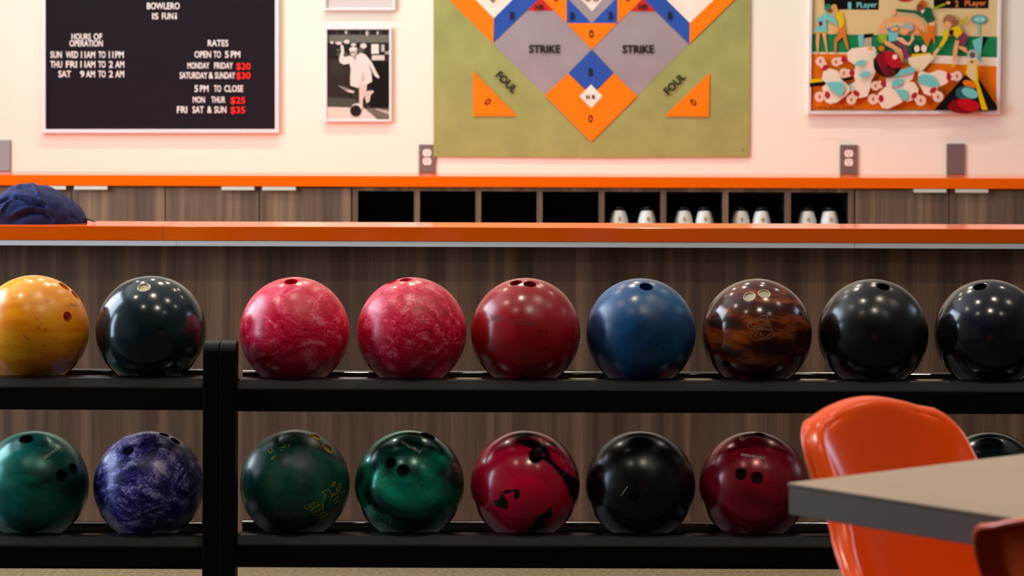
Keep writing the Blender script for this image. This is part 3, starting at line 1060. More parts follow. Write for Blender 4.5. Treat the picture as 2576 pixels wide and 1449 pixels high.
make_ball('brown tiger-striped ball with two cream finger inserts, upper tier', 1904, 839, 140, 0, 0, bm_brown, [(1885, 746, 0.0124), (1922.5, 738, 0.0126)],
          lines=[(mk_brown, 1.5, em)], ins_mat=M['insert_cream'])
make_ball('plain black ball beside the brown tiger-striped ball, upper tier', 2196, 842, 141, 0, 0, bm_black, [(2222, 721, 0.0138)])
make_ball('blue-black ball cut off at the right end of the upper tier', 2489, 842, 142, 0, 0, bm_navy, [(2465, 719.5, 0.0138)])
# lower tier
k2 = 2086 / 560.0
make_ball('pearl green ball with a serial number, left end of the lower tier', 85, 1222, 137, 1, LL, bm_green,
          [(67, 1107, 0.0150), (152, 1199, 0.0122), (181, 1182, 0.0122)], text=[(mk_white, 'J12B1615325', 129, 1141.5, 50, 9, math.pi - 0.62)],
          lines=[(mk_pale, 1.3, [[(164, 1306), (170, 1304), (172, 1312)], [(174, 1304), (182, 1301), (178, 1311), (186, 1308)], [(182, 1302), (196, 1290)]])])
make_ball('purple blue marbled ball left of the rack posts, lower tier', 374, 1221, 137, 1, LL, bm_purple, [(323, 1134, 0.0120), (412, 1095, 0.0105), (440, 1111, 0.0105)])
k3 = 1552 / 150.0
duck = [[(740, 1000), (725, 800), (750, 700), (780, 640), (740, 600), (750, 570), (800, 580), (800, 545), (690, 520), (720, 490), (830, 435), (890, 455), (920, 540), (935, 630), (905, 730)],
        [(740, 1000), (780, 1030), (880, 1050), (980, 1000), (1080, 920), (1180, 780), (1235, 700), (1210, 665)], [(935, 625), (1000, 580), (1060, 540), (1100, 560), (1095, 600)],
        [(965, 590), (965, 540), (1000, 520), (1020, 550), (990, 580), (965, 590)], [(990, 770), (1030, 660), (1080, 620), (1120, 640), (1150, 640), (1100, 720)], [(1045, 680), (1090, 760), (1170, 720)], [(1030, 795), (1090, 765)],
        [(275, 810), (250, 850), (280, 890), (370, 950), (430, 940), (580, 840), (615, 790), (600, 745)], [(345, 860), (470, 755), (520, 755), (520, 785), (390, 885), (350, 880), (345, 860)],
        [(720, 900), (570, 1010), (530, 1020), (530, 990), (680, 880), (715, 830), (690, 795), (640, 810), (470, 930), (445, 990), (460, 1040), (540, 1095), (580, 1090), (730, 990)],
        [(750, 1020), (610, 1110), (600, 1140), (640, 1155), (800, 1050)], [(680, 1180), (700, 1200), (740, 1180), (820, 1130), (820, 1160), (740, 1230), (780, 1240), (810, 1210)], [(680, 1180), (700, 1140), (860, 1050)],
        [(810, 1250), (870, 1300), (930, 1250), (1030, 1110), (1040, 1050), (990, 1020), (880, 1130), (810, 1250)], [(880, 1240), (920, 1200), (940, 1220), (900, 1260), (880, 1240)],
        [(930, 350), (990, 240), (1010, 240), (1000, 290), (950, 370), (930, 350)], [(995, 380), (1045, 270), (1040, 225)], [(1060, 430), (1100, 370), (1130, 285), (1160, 300), (1200, 330), (1190, 390), (1130, 515), (1060, 470), (1060, 430)],
        [(1100, 430), (1120, 425), (1120, 460), (1100, 465), (1100, 430)], [(1130, 350), (1150, 350), (1145, 390)], [(1195, 540), (1225, 480), (1265, 490)], [(1195, 540), (1190, 580), (1230, 615), (1300, 440)]]
duck = [[(740 + x / k3, 1190 + y / k3) for x, y in pl] for pl in duck]
k4 = 2576 / 620.0
mark = [[(395, 320), (420, 300), (440, 305), (430, 320), (455, 315), (440, 330), (430, 345), (405, 340), (410, 325), (395, 320)], [(455, 375), (432, 405), (445, 410), (487, 365)], [(565, 250), (575, 265), (560, 285), (540, 290)], [(600, 250), (617, 265), (605, 285)], [(525, 320), (550, 312)]]
mark = [[(580 + x / k4, 1060 + y / k4) for x, y in pl] for pl in mark]
make_ball('dull green ball with yellow inserts and a yellow engraved bird, lower tier', 742, 1219, 136, 1, 0, bm_dull, [(793, 1103, 0.0130), (823, 1132, 0.0130)],
          lines=[(mk_yel, 1.4, duck + mark)], ins_mat=M['insert_yellow'])
k5 = 2576 / 270.0
n12 = [[(315, 320), (600, 480), (625, 510), (605, 545), (400, 600), (395, 620), (460, 680), (500, 690), (520, 670), (525, 635), (575, 625), (620, 690), (625, 740), (590, 765), (540, 760), (400, 690), (320, 590), (310, 545), (330, 525), (430, 490), (430, 475), (330, 420), (315, 390), (315, 320)],
       [(690, 505), (810, 545), (785, 700), (795, 860), (800, 870), (710, 850), (680, 800), (670, 640), (690, 505)], [(235, 245), (280, 290), (275, 370)],
       [(2480, 20), (2300, 200), (2120, 420), (2000, 600), (1985, 660), (2020, 715), (2100, 710), (2200, 620)], [(2120, 430), (2160, 500), (2100, 560), (2040, 640)], [(2180, 440), (2280, 300), (2400, 210)], [(2200, 500), (2330, 390)]]
n12 = [[(900 + x / k5, 1240 + y / k5) for x, y in pl] for pl in n12]
make_ball('emerald swirled ball with an outlined number twelve, lower tier', 1030, 1218, 137, 1, 0, bm_emer, [(983, 1164, 0.0120), (1015, 1184, 0.0128), (1076, 1097, 0.0150)],
          lines=[(mk_pale, 1.4, n12)], text=[(mk_white, 'D16I173495', 1033.5, 1126, 54, 8, math.pi + 0.50)])
make_ball('bright pink ball with black swirls, lower tier', 1321, 1217, 136.5, 1, 0, bm_pinkblk, [(1345, 1150, 0.0118)], swirl=swirl_fn(sw, 9.0), res=2)
make_ball('plain black scratched ball between the pink-black and maroon balls, lower tier', 1611, 1221, 138, 1, 0, bm_black2, [(1594, 1246, 0.0112)],
          lines=[(mk_white, 1.2, [[(1580, 1223), (1563, 1247)]])])
k6 = 2309 / 620.0
n10 = [[(468, 1050), (470, 1000), (490, 982), (550, 985), (570, 1010), (575, 1053)], [(500, 1050), (505, 1012), (545, 1012), (552, 1052)], [(615, 1050), (612, 1002), (665, 1002), (662, 1052)], [(410, 945), (425, 965), (435, 955), (445, 975), (456, 970)]]
n10 = [[(1720 + x / k6, 1060 + y / k6) for x, y in pl] for pl in n10]
make_ball('maroon pearl ball with two finger holes, left of the orange chair, lower tier', 1896, 1220, 138, 1, 0, bm_maroon, [(1864, 1191, 0.0118), (1904, 1200, 0.0122), (1911, 1092, 0.0118)],
          lines=[(mk_gold, 1.4, n10)], text=[(mk_white, 'J12C1615025', 1894.5, 1147, 61, 8, math.pi + 0.14)])
make_ball('black teal ball mostly hidden behind the orange chair and table', 2490, 1224, 140, 1, 0, bm_hid, [(2412, 1120, 0.011)])

# ------------------------------------------------------------------ chairs
def make_chair(label, loc, face):
    """one-piece shell chair; local +Y is where the sitter faces"""
    rz = math.atan2(face[1], face[0]) - math.pi / 2
    t = thing('shell_chair', label, 'chair', loc, rz, 'orange shell chairs round the table')
    prof = [(-0.248, 0.762), (-0.236, 0.720), (-0.218, 0.660), (-0.199, 0.600), (-0.178, 0.540), (-0.145, 0.490), (-0.09, 0.455), (-0.02, 0.440), (0.06, 0.442), (0.14, 0.452), (0.19, 0.452), (0.225, 0.436), (0.238, 0.415)]
    wt = [(0.0, 0.125), (0.06, 0.128), (0.12, 0.131), (0.2, 0.139), (0.32, 0.178), (0.42, 0.20), (0.55, 0.23), (0.7, 0.225), (0.85, 0.21), (1.0, 0.19)]
    cup = [(0.0, 0.014), (0.08, 0.022), (0.16, 0.032), (0.24, 0.048), (0.34, 0.085), (0.46, 0.10), (0.6, 0.075), (0.75, 0.04), (0.9, 0.015), (1.0, 0.0)]
    # dense arc-length samples of the profile (Catmull-Rom)
    P = [Vector((0, y, z)) for y, z in prof]
    dense = []
    for i in range(len(P) - 1):
        p0, p1, p2, p3 = P[max(i - 1, 0)], P[i], P[i + 1], P[min(i + 2, len(P) - 1)]
        for k in range(10):
            s = k / 10
            dense.append(0.5 * ((2 * p1) + (p2 - p0) * s + (2 * p0 - 5 * p1 + 4 * p2 - p3) * s * s + (3 * p1 - p0 - 3 * p2 + p3) * s ** 3))
    dense.append(P[-1])
    cum = [0.0]
    for a, b_ in zip(dense, dense[1:]):
        cum.append(cum[-1] + (b_ - a).length)
    T = cum[-1]
    nv, nu = 54, 41
    v, f = [], []
    for j in range(nv + 1):
        q = j / nv
        # denser rows at the rounded top and front corners
        s = T * (0.5 - 0.5 * math.cos(math.pi * q)) * 0.5 + T * q * 0.5
        i = max(0, min(len(cum) - 2, next((k for k in range(len(cum) - 1) if cum[k + 1] >= s), len(cum) - 2)))
        w = (s - cum[i]) / max(1e-9, cum[i + 1] - cum[i])
        c_ = dense[i].lerp(dense[i + 1], w)
        tg = (dense[i + 1] - dense[i]).normalized()
        nrm = Vector((0, -tg.z, tg.y))           # towards the sitter
        hw = lerp_table(wt, s / T)
        hw0 = hw
        r = 0.052
        rr = 0.07
        if s < r:
            hw = hw - r + math.sqrt(max(0, r * r - (r - s) ** 2))
        if T - s < rr:
            hw = hw - rr + math.sqrt(max(0, rr * rr - (rr - (T - s)) ** 2))
        cu_ = lerp_table(cup, s / T)
        for k in range(nu + 1):
            u = -1 + 2 * k / nu
            x = hw * u
            full = abs(x) / hw0
            off = cu_ * (full ** 2.4)
            crown = -0.014 * (abs(u) ** 2) * max(0, 1 - s / 0.10)
            p = c_ + Vector((x * (1 - 0.10 * full ** 3), 0, 0)) + nrm * off + Vector((0, 0, crown))
            v.append(p)
    for j in range(nv):
        for k in range(nu):
            a = j * (nu + 1) + k
            f.append((a, a + 1, a + nu + 2, a + nu + 1))
    # rolled flange all round the edge of the shell
    W_ = nu + 1
    loop = [k for k in range(W_)] + [j * W_ + nu for j in range(1, nv + 1)] + [nv * W_ + k for k in range(nu - 1, -1, -1)] + [j * W_ for j in range(nv - 1, 0, -1)]
    nl = len(loop)

    def grid_n(i):
        j, k = divmod(i, W_)
        j, k = min(max(j, 9), nv - 7), min(max(k, 2), nu - 2)
        j0, j1, k0, k1 = max(j - 2, 0), min(j + 2, nv), max(k - 1, 0), min(k + 1, nu)
        n_ = (v[j * W_ + k1] - v[j * W_ + k0]).cross(v[j1 * W_ + k] - v[j0 * W_ + k])
        return n_.normalized()
    cen = sum((v[i] for i in loop), Vector()) / nl
    ns = [grid_n(i) for i in loop]
    mid = grid_n((nv // 4) * W_ + nu // 2)
    sgn = 1.0 if mid.y > 0 else -1.0
    ns = [n_ * sgn for n_ in ns]
    for _ in range(8):
        ns = [(ns[i - 1] + ns[i] * 2 + ns[(i + 1) % nl]).normalized() for i in range(nl)]
    os_ = []
    for i in range(nl):
        tg = (v[loop[(i + 2) % nl]] - v[loop[i - 2]]).normalized()
        o_ = tg.cross(ns[i]).normalized()
        os_.append(o_)
    if os_[W_ // 2].z < 0:
        os_ = [-o_ for o_ in os_]
    for _ in range(5):
        os_ = [(os_[i - 1] + os_[i] * 2 + os_[(i + 1) % nl]).normalized() for i in range(nl)]
    prev = loop
    rr = 0.012
    steps = [(rr * math.sin(a), rr * (1 - math.cos(a))) for a in [math.radians(d) for d in (14, 28, 42, 56, 70)]]
    ae = math.radians(70)
    steps += [(steps[-1][0] + q * math.cos(ae), steps[4][1] + q * math.sin(ae)) for q in (0.006, 0.013)]
    for (da, db) in steps:
        b0 = len(v)
        v += [v[loop[i]] + os_[i] * da - ns[i] * db for i in range(nl)]
        cur = list(range(b0, b0 + nl))
        f += [(prev[i], prev[(i + 1) % nl], cur[(i + 1) % nl], cur[i]) for i in range(nl)]
        prev = cur
    sh = MB().add(v, f, 0, True).build('shell', [M['chair'], M['chair_back']], t)
    so = sh.modifiers.new('thickness', 'SOLIDIFY'); so.thickness = 0.0045; so.offset = 0; so.material_offset = 1
    MB().tube([v[i] for i in prev] + [v[prev[0]]], 0.0026, 8, cap=False).build('rim', M['chair'], t)
    for sx in (-1, 1):
        for (y0, y1) in ((-0.10, -0.24), (0.10, 0.22)):
            MB().tube([(sx * 0.09, y0 * 0.7, 0.428), (sx * 0.13, y0, 0.41), (sx * 0.15, y0 * 1.08, 0.38), (sx * 0.21, y1, 0.012)], 0.0085, 10).build('leg', M['chrome'], t)
            MB().lathe([(0.0001, 0.0), (0.012, 0.0), (0.012, 0.014), (0.009, 0.018)], (sx * 0.2105, y1, 0.0), 12).build('foot_glide', M['pole'], t)
    MB().box(-0.1, 0.1, -0.09, 0.09, 0.418, 0.428).build('mount_plate', M['chrome'], t)
    return t


UV = Vector((0.635, -0.773, 0)).normalized()
VV = Vector((0.773, 0.635, 0)).normalized()
make_chair('orange shell chair beyond the table, in front of the racks', (0.592, 2.862, 0), (0.635, -0.773))
make_chair('orange shell chair nearest the viewer, cut off in the lower right corner', (0.676, 2.296, 0), (0.773, 0.635))

# ------------------------------------------------------------------ table
TL = Vector((0.278, 2.570, 0))
tc_ = TL + UV * 0.45 + VV * 0.45
tb = thing('cafe_table', 'square greige laminate table between the two orange chairs', 'table', (tc_.x, tc_.y, 0), math.atan2(VV.y, VV.x))
tt, tz = 0.032, 0.74
MB().box(-0.45, 0.45, -0.45, 0.45, tz - 0.003, tz).build('tabletop', M['table'], tb, bevel=0.001)
MB().box(-0.449, 0.449, -0.449, 0.449, tz - tt, tz - 0.0032).build('edge_band', M['table_edge'], tb, bevel=0.001)
MB().tube([(0, 0, 0.03), (0, 0, tz - tt - 0.012)], 0.035, 24).build('column', M['pole'], tb)
MB().lathe([(0.0001, 0.0), (0.155, 0.0), (0.155, 0.012), (0.06, 0.032), (0.036, 0.05)], (0, 0, 0), 40).build('base', M['pole'], tb)
MB().box(-0.15, 0.15, -0.15, 0.15, tz - tt - 0.012, tz - tt - 0.0005).build('mount_plate', M['pole'], tb)

# ------------------------------------------------------------------ things on the back wall
WD = WALL_D - 0.001


def frame_thing(name, label, cat, px0, py0, px1, py1, fw, depth, mat, skew=(0, 0, 0, 0)):
    """rectangular frame; fw width in px; returns the thing and the depth of its picture plane"""
    c = at((px0 + px1) / 2, (py0 + py1) / 2, WD)
    t = thing(name, label, cat, c)
    def q(x, y, D):
        return at(x, y, WD) * 1.0 + Vector((0, D - WD, 0)) - c
    a = [(px0 + skew[0], py0), (px1 + skew[1], py0), (px1 + skew[2], py1), (px0 + skew[3], py1)]
    inn = [(a[0][0] + fw, a[0][1] + fw), (a[1][0] - fw, a[1][1] + fw), (a[2][0] - fw, a[2][1] - fw), (a[3][0] + fw, a[3][1] - fw)]
    v = []
    for D in (WD, WD - depth):
        v += [q(x, y, D) for x, y in a] + [q(x, y, D) for x, y in inn]
    f = []
    for i in range(4):
        j = (i + 1) % 4
        f += [(8 + i, 8 + j, 12 + j, 12 + i), (i, j, 8 + j, 8 + i), (4 + i, 12 + i, 12 + j, 4 + j), (i, 4 + i, 4 + j, j)]
    MB().add(v, f).build('frame', mat, t, bevel=0.0015)
    return t, c, inn


def reparent(o, t):
    """keep a world-space mesh in place under the thing"""
    c = Vector(t.location)
    for v in o.data.vertices:
        v.co -= c
    o.parent = t
    return o


# letter board
lb, lc_, inn = frame_thing('letter_board', 'black grooved letter board with white and red letters in a silver frame', 'sign', 107, -300, 703, 335, 10, 0.022, M['frame'])
gr = MB()
bx0, bx1 = at(112, 100, WD).x, at(698, 100, WD).x
zt_, zb_ = at(400, -294, WD).z, at(400, 330, WD).z
pitch = 0.0062
prof = []
z = zb_
while z < zt_:
    prof += [(WD - 0.008, z), (WD - 0.012, z + 0.0012), (WD - 0.012, z + 0.0044), (WD - 0.008, z + 0.0056)]
    z += pitch
vv, ff = [], []
for y, z in prof:
    vv += [(bx0, y, z), (bx1, y, z)]
for i in range(len(prof) - 1):
    ff.append((2 * i, 2 * i + 1, 2 * i + 3, 2 * i + 2))
reparent(gr.add(vv, ff).build('felt_panel', M['felt']), lb)
LK = 2576 / 720.0
rows = [
    ('w', 25, 85, [('BOWLERO', 1328, 1622)]), ('w', 118, 175, [('IS', 1375, 1430), ('FUN', 1462, 1565), ('\u00a1', 1578, 1597)]),
    ('w', 303, 357, [('HOURS', 650, 822), ('OF', 848, 925)]), ('w', 362, 420, [('OPERATION', 632, 930)]),
    ('w', 463, 523, [('SUN', 460, 562), ('WED', 598, 708), ('11', 735, 775), ('AM', 783, 862), ('TO', 890, 955), ('11', 985, 1025), ('PM', 1043, 1118)]),
    ('w', 550, 610, [('THU', 460, 565), ('FRI', 600, 698), ('11', 730, 775), ('AM', 783, 862), ('TO', 890, 955), ('2', 985, 1022), ('AM', 1043, 1122)]),
    ('w', 637, 697, [('SAT', 532, 645), ('9', 727, 765), ('AM', 780, 860), ('TO', 890, 955), ('2', 985, 1022), ('AM', 1043, 1122)]),
    ('w', 360, 418, [('RATES', 1875, 2058)]), ('w', 461, 521, [('OPEN', 1755, 1903), ('TO', 1925, 1992), ('5', 2028, 2062), ('PM', 2082, 2165)]),
    ('w', 563, 619, [('MONDAY', 1692, 1888), ('FRIDAY', 1932, 2100)]), ('r', 567, 636, [('$20', 2130, 2258)]),
    ('w', 650, 709, [('SATURDAY', 1622, 1870), ('&', 1882, 1922), ('SUNDAY', 1938, 2120)]), ('r', 651, 721, [('$30', 2130, 2258)]),
    ('w', 768, 828, [('5', 1755, 1787), ('PM', 1805, 1880), ('TO', 1930, 1993), ('CLOSE', 2023, 2192)]),
    ('w', 870, 926, [('MON', 1740, 1848), ('THUR', 1905, 2032)]), ('r', 873, 942, [('$25', 2080, 2210)]),
    ('w', 957, 1018, [('FRI', 1598, 1688), ('SAT', 1737, 1838), ('&', 1870, 1910), ('SUN', 1933, 2040)]), ('r', 960, 1030, [('$35', 2080, 2210)]),
]
for colr, y0, y1, words in rows:
    for wd, x0, x1 in words:
        vs, fs = text2d(wd, 0.012)
        n = len(vs)
        fvs = [at((x0 + (x1 - x0) * x) / LK, (y1 + (y0 - y1) * y) / LK, WD) + Vector((0, -0.0155, 0)) for x, y in vs]
        bvs = [p + Vector((0, 0.003, 0)) for p in fvs]
        cnt = {}
        for fa in fs:
            for i in range(len(fa)):
                e = (fa[i], fa[(i + 1) % len(fa)])
                cnt[e] = cnt.get(e, 0) + 1
        sides = [(a, b_, b_ + n, a + n) for (a, b_) in cnt if (b_, a) not in cnt]
        o = MB().add(fvs + bvs, list(fs) + sides).build('lettering' if colr == 'w' else 'price', M['letter'] if colr == 'w' else M['letter_red'])
        reparent(o, lb)
        if colr == 'r':
            tag(o, 'red price letters')

# black and white photo
K2 = 1224 / 380.0
def k2p(x, y): return (720 + x / K2, y / K2)
pf, pc, _ = frame_thing('framed_photo', 'framed black and white photo of a bowler in a pale dress releasing a ball', 'picture', *k2p(315, 222), *k2p(856, 988), 6.0, 0.018, M['frame'])
pp = Print(WD - 0.008, 720, 0, K2)
g = lambda h: ink(h, 0.25)
pp.rect(g('3b352d'), 328, 236, 840, 974)
pp.rect(g('6a6e62'), 328, 236, 840, 345)
pp.rect(g('43473f'), 328, 240, 840, 282)
for x, w in ((340, 60), (420, 45), (520, 70), (610, 30), (690, 60), (780, 40)):
    pp.rect(g('2c2e2a'), x, 244, x + w, 278)
for x, y, a, b_ in ((485, 262, 10, 16), (655, 268, 12, 22), (740, 266, 8, 16)):
    pp.ell(g('cfc9bd'), x, y, a, b_)
pp.rect(g('2a2722'), 328, 345, 840, 470)
for x, y, a, b_ in ((370, 345, 14, 10), (425, 350, 26, 12), (490, 338, 24, 16), (545, 362, 22, 12), (625, 372, 26, 22), (422, 405, 16, 12), (480, 440, 20, 14), (425, 440, 14, 16), (600, 410, 30, 24)):
    pp.ell(g('d8d0c4') if y < 380 else g('5a564c'), x, y, a, b_)
pp.rect(g('e2dace'), 690, 358, 750, 436); pp.rect(g('bdb5aa'), 770, 362, 796, 418); pp.rect(g('cfc7bb'), 694, 448, 796, 488); pp.rect(g('a39b90'), 800, 415, 838, 440)
pp.rect(g('352e27'), 328, 600, 520, 800); pp.rect(g('1b1a17'), 680, 500, 840, 860)
pp.poly(g('4b4d40'), [(328, 790), (560, 800), (620, 870), (328, 872)])
pp.poly(g('d3cabc'), [(328, 866), (630, 874), (745, 968), (745, 974), (328, 974)])
pp.poly(g('6e675c'), [(640, 876), (840, 880), (840, 974), (745, 974)])
pp.poly(g('b8afa2'), [(720, 876), (840, 905), (840, 930), (735, 890)])
pp.poly(g('8a857b'), [(415, 690), (470, 705), (560, 740), (540, 760), (470, 730)])
pp.poly(g('d8cfc4'), [(480, 730), (540, 735), (550, 752), (500, 745)])
# bowler
pp.poly(g('cdbfb2'), [(590, 690), (655, 680), (648, 760), (622, 800), (620, 880), (590, 878), (592, 780)])
pp.poly(g('c9bbaf'), [(640, 740), (700, 732), (712, 744), (684, 770), (676, 820), (650, 838), (640, 800)])
pp.poly(g('e0d4c9'), [(440, 362), (462, 368), (470, 420), (462, 450), (478, 462), (515, 450), (545, 470), (600, 428), (640, 440), (690, 500), (735, 590), (756, 625), (745, 636), (715, 612), (690, 560), (662, 516), (690, 580), (696, 660), (655, 684), (590, 690), (585, 714), (520, 694), (518, 620), (524, 560), (512, 515), (465, 524), (432, 505), (430, 470), (445, 420)])
pp.poly(g('c6b9ad'), [(515, 388), (566, 384), (574, 430), (560, 480), (540, 474), (518, 430)])
pp.poly(g('e6dbd0'), [(512, 392), (540, 378), (572, 386), (572, 408), (514, 412)])
pp.poly(g('6f665d'), [(522, 422), (566, 420), (564, 428), (524, 430)])
pp.poly(g('8d8379'), [(548, 450), (566, 440), (564, 480), (552, 482)])
pp.poly(g('c9bcb0'), [(620, 560), (640, 640), (600, 680), (610, 620)])
pp.ell(g('d9d2c6'), 575, 868, 46, 30)
pp.ell(g('26231f'), 563, 897, 45, 46)
reparent(pp.build('print', None), pf)

# picture above it
uf, uc, _ = frame_thing('picture_frame', 'silver framed picture cut off by the top edge, above the bowler photo', 'picture', *k2p(308, -700), *k2p(886, 88), 6.5, 0.018, M['frame'])
up_ = Print(WD - 0.008, 720, 0, K2)
up_.rect(g('cfc5bf'), 326, -690, 872, 72)
up_.rect(g('8c857f'), 390, -640, 808, -120)
reparent(up_.build('print', None), uf)

# baseball bowling board
K3 = 2576 / 820.0
bo = thing('game_poster', 'olive game board poster with orange, blue and grey diamonds', 'poster', at(1488, 100, WD))
P3 = Print(WD - 0.009, 1080, 0, K3)
ol, og, bl, gy, wh, rdk, bk = ink('959b5b', 0.6, 0.10), ink('f57b0a', 0.5, 0.03), ink('2b50a2', 0.5, 0.06), ink('958c90', 0.6, 0.06), ink('ece0cf', 0.6, 0.08), ink('c02a26', 0.5, 0.08), ink('1c1916', 0.6)
# the sheet itself has a small thickness
sheet = MB()
A = [P3.pt(x, y, WD) for x, y in ((35, -900), (2541, -900), (2527, 1240), (1900, 1242), (1400, 1246), (900, 1243), (450, 1240), (35, 1238))]
A = [p for p in A]
n = len(A)
sheet.add([p + Vector((0, -0.0022, 0)) for p in A] + [p + Vector((0, -0.0085, 0)) for p in A], [tuple(range(n)), tuple(range(n, 2 * n))] + [(i, (i + 1) % n, n + (i + 1) % n, n + i) for i in range(n)])
reparent(sheet.build('sheet', ol), bo)
T0 = -110
P3.poly(gy, [(505, 348), (780, 85), (985, 82), (1280, 390), (1095, 582), (913, 752)])
P3.poly(gy, [(1285, 390), (1590, 88), (1805, 88), (2052, 345), (1642, 757), (1458, 577)])
P3.poly(og, [(160 + T0, T0), (370 + T0, T0), (510, 143), (505, 347)])
P3.poly(wh, [(370 + T0, T0), (510, 143), (655 - T0, T0)])
P3.poly(bl, [(510, 143), (655 - T0, T0), (860 - T0, T0), (508, 337)])
P3.poly(rdk, [(772, 84), (882, -25), (985, 84)])
P3.poly(og, [(900, -2), (905 + T0 * 0.3, T0 * 0.3), (1085, T0 * 0.3), (1085, 184)])
P3.poly(og, [(1486, 184), (1486, T0 * 0.3), (1680 - T0 * 0.3, T0 * 0.3), (1690, -10)])
P3.poly(rdk, [(1592, 88), (1690, -22), (1804, 90)])
P3.poly(og, [(1085, 183), (1486, 183), (1282, 391)])
P3.rect(bl, 1085, T0 * 0.4, 1486, 183)
P3.poly(gy, [(1110 + T0 * 0.3, T0 * 0.3), (1460 - T0 * 0.3, T0 * 0.3), (1300, 168), (1285, 182), (1268, 168)])
P3.poly(wh, [(1205 + T0 * 0.3, T0 * 0.3), (1362 - T0 * 0.3, T0 * 0.3), (1285, 88)])
P3.poly(bl, [(1700 + T0, T0), (1875 + T0, T0), (2057, 182), (2052, 347)])
P3.poly(wh, [(1875 + T0, T0), (2060, 182), (2250 - T0, T0)])
P3.poly(og, [(2057, 182), (2250 - T0, T0), (2410 - T0, T0), (2056, 345)])
P3.poly(og, [(1097, 580), (1280, 760), (1460, 577), (1642, 760), (1280, 1122), (912, 752)])
P3.poly(bl, [(1282, 394), (1455, 576), (1282, 750), (1099, 580)])
P3.poly(wh, [(1278, 668), (1368, 760), (1280, 854), (1187, 760)])
P3.poly(og, [(345, 560), (345, 917), (695, 917)])
P3.poly(og, [(2214, 573), (1860, 918), (2208, 922)])
for body, x, y, w, h, r in [('STRIKE', 911, 387, 248, 66, 0), ('STRIKE', 1650, 388, 250, 66, 0), ('O', 1280, 268, 36, 62, 0), ('O', 1274, 938, 36, 60, 0), ('B', 1277, 571, 38, 64, 0), ('H R', 1276, 767, 76, 36, 0),
                            ('FOUL', 610, 650, 200, 66, math.radians(45)), ('FOUL', 1938, 662, 200, 66, math.radians(-45)), ('O', 461, 804, 36, 60, math.radians(45)), ('O', 2086, 808, 36, 60, math.radians(-45)),
                            ('B', 655, 122, 36, 62, 0), ('B', 1130, 125, 34, 62, 0), ('B', 1434, 125, 34, 62, 0), ('B', 1903, 122, 36, 62, 0), ('HR', 872, 58, 74, 42, 0), ('HR', 1692, 54, 74, 42, 0),
                            ('O', 1000, -20, 34, 62, 0), ('O', 1567, -20, 34, 62, 0), ('C', 500, -12, 36, 60, 0), ('2 B', 1285, -12, 110, 36, 0)]:
    P3.text(bk, body, x, y, w, h, r, 0.035)
reparent(P3.build('print', None), bo)
for x, y in ((70, 1196), (2473, 1182)):
    p = P3.pt(x, y, WD) - Vector(bo.location)
    MB().add([(p.x + 0.004 * math.cos(a), -0.0105, p.z + 0.004 * math.sin(a)) for a in [2 * math.pi * i / 12 for i in range(12)]] +
             [(p.x + 0.004 * math.cos(a), -0.0086, p.z + 0.004 * math.sin(a)) for a in [2 * math.pi * i / 12 for i in range(12)]],
             [tuple(range(12))] + [(i, (i + 1) % 12, 12 + (i + 1) % 12, 12 + i) for i in range(12)]).build('screw', M['rivet'], bo)

# arcade backglass picture
K4 = 2560 / 530.0
gf, gc, _ = frame_thing('framed_backglass', 'silver framed cartoon bowling picture with scattered pins and players', 'picture', 2010 + 95 / K4, -260, 2010 + 2432 / K4, 1390 / K4, 8.5, 0.02, M['frame'], skew=(8, 8, 0, 0))
A4 = Print(WD - 0.008, 2010, 0, K4)
I = lambda h: ink(h, 0.3)
cr, gn, dg, oo, bkk, tl, yl, pe, mr, wt_, br, pk, pu = I('d3ba83'), I('1f7a48'), I('17573a'), I('e0720f'), I('14100e'), I('6cbfb8'), I('d9b90f'), I('df9f68'), I('7c1724'), I('e6d5bd'), I('7a4326'), I('e2ab7e'), I('7d3550')
A4.poly(cr, [(155, -1200), (2470, -1200), (2408, 1340), (125, 1340)])
A4.poly(gn, [(138, 412), (2432, 446), (2425, 705), (136, 640)])
A4.poly(wt_, [(136, 632), (700, 640), (2425, 700), (2422, 815), (1600, 770), (136, 665)])
A4.poly(oo, [(136, 655), (620, 655), (1250, 765), (1600, 765), (2422, 806), (2408, 1338), (126, 1338)])
A4.poly(bkk, [(285, -300), (985, -300), (966, 118), (312, 114)])
A4.poly(bkk, [(1620, -300), (2320, -300), (2300, 102), (1640, 100)])
A4.text(tl, '1', 615, 68, 40, 84, 0, 0.03); A4.text(tl, 'PLayer', 825, 68, 250, 90, -0.03, 0.02)
A4.text(I('d8763a'), '2', 1918, 46, 40, 78, 0, 0.03); A4.text(I('d8763a'), 'PLayer', 2145, 46, 260, 86, -0.03, 0.02)
A4.ell(I('a81c28'), 1290, -20, 100, 40)
A4.poly(pe, [(960, 415), (975, 320), (1040, 240), (1150, 195), (1290, 185), (1420, 215), (1520, 290), (1540, 420)])
A4.poly(cr, [(1060, 400), (1090, 300), (1170, 270), (1270, 280), (1240, 400)])
A4.poly(tl, [(718, 430), (786, 412), (778, 568), (724, 562)]); A4.poly(bkk, [(786, 415), (908, 405), (884, 452), (790, 466)]); A4.poly(I('b79d86'), [(790, 466), (884, 452), (880, 572), (780, 572)])
A4.poly(tl, [(2105, 492), (2232, 442), (2204, 755), (2160, 705)]); A4.poly(bkk, [(2234, 442), (2292, 446), (2240, 560), (2218, 610)])
A4.rect(tl, 2176, 270, 2200, 420); A4.ell(I('3f8d92'), 2194, 236, 96, 54); A4.ell(tl, 2194, 236, 78, 40); A4.ell(I('b9c9b0'), 2160, 238, 20, 18); A4.ell(I('b9c9b0'), 2228, 238, 20, 18)
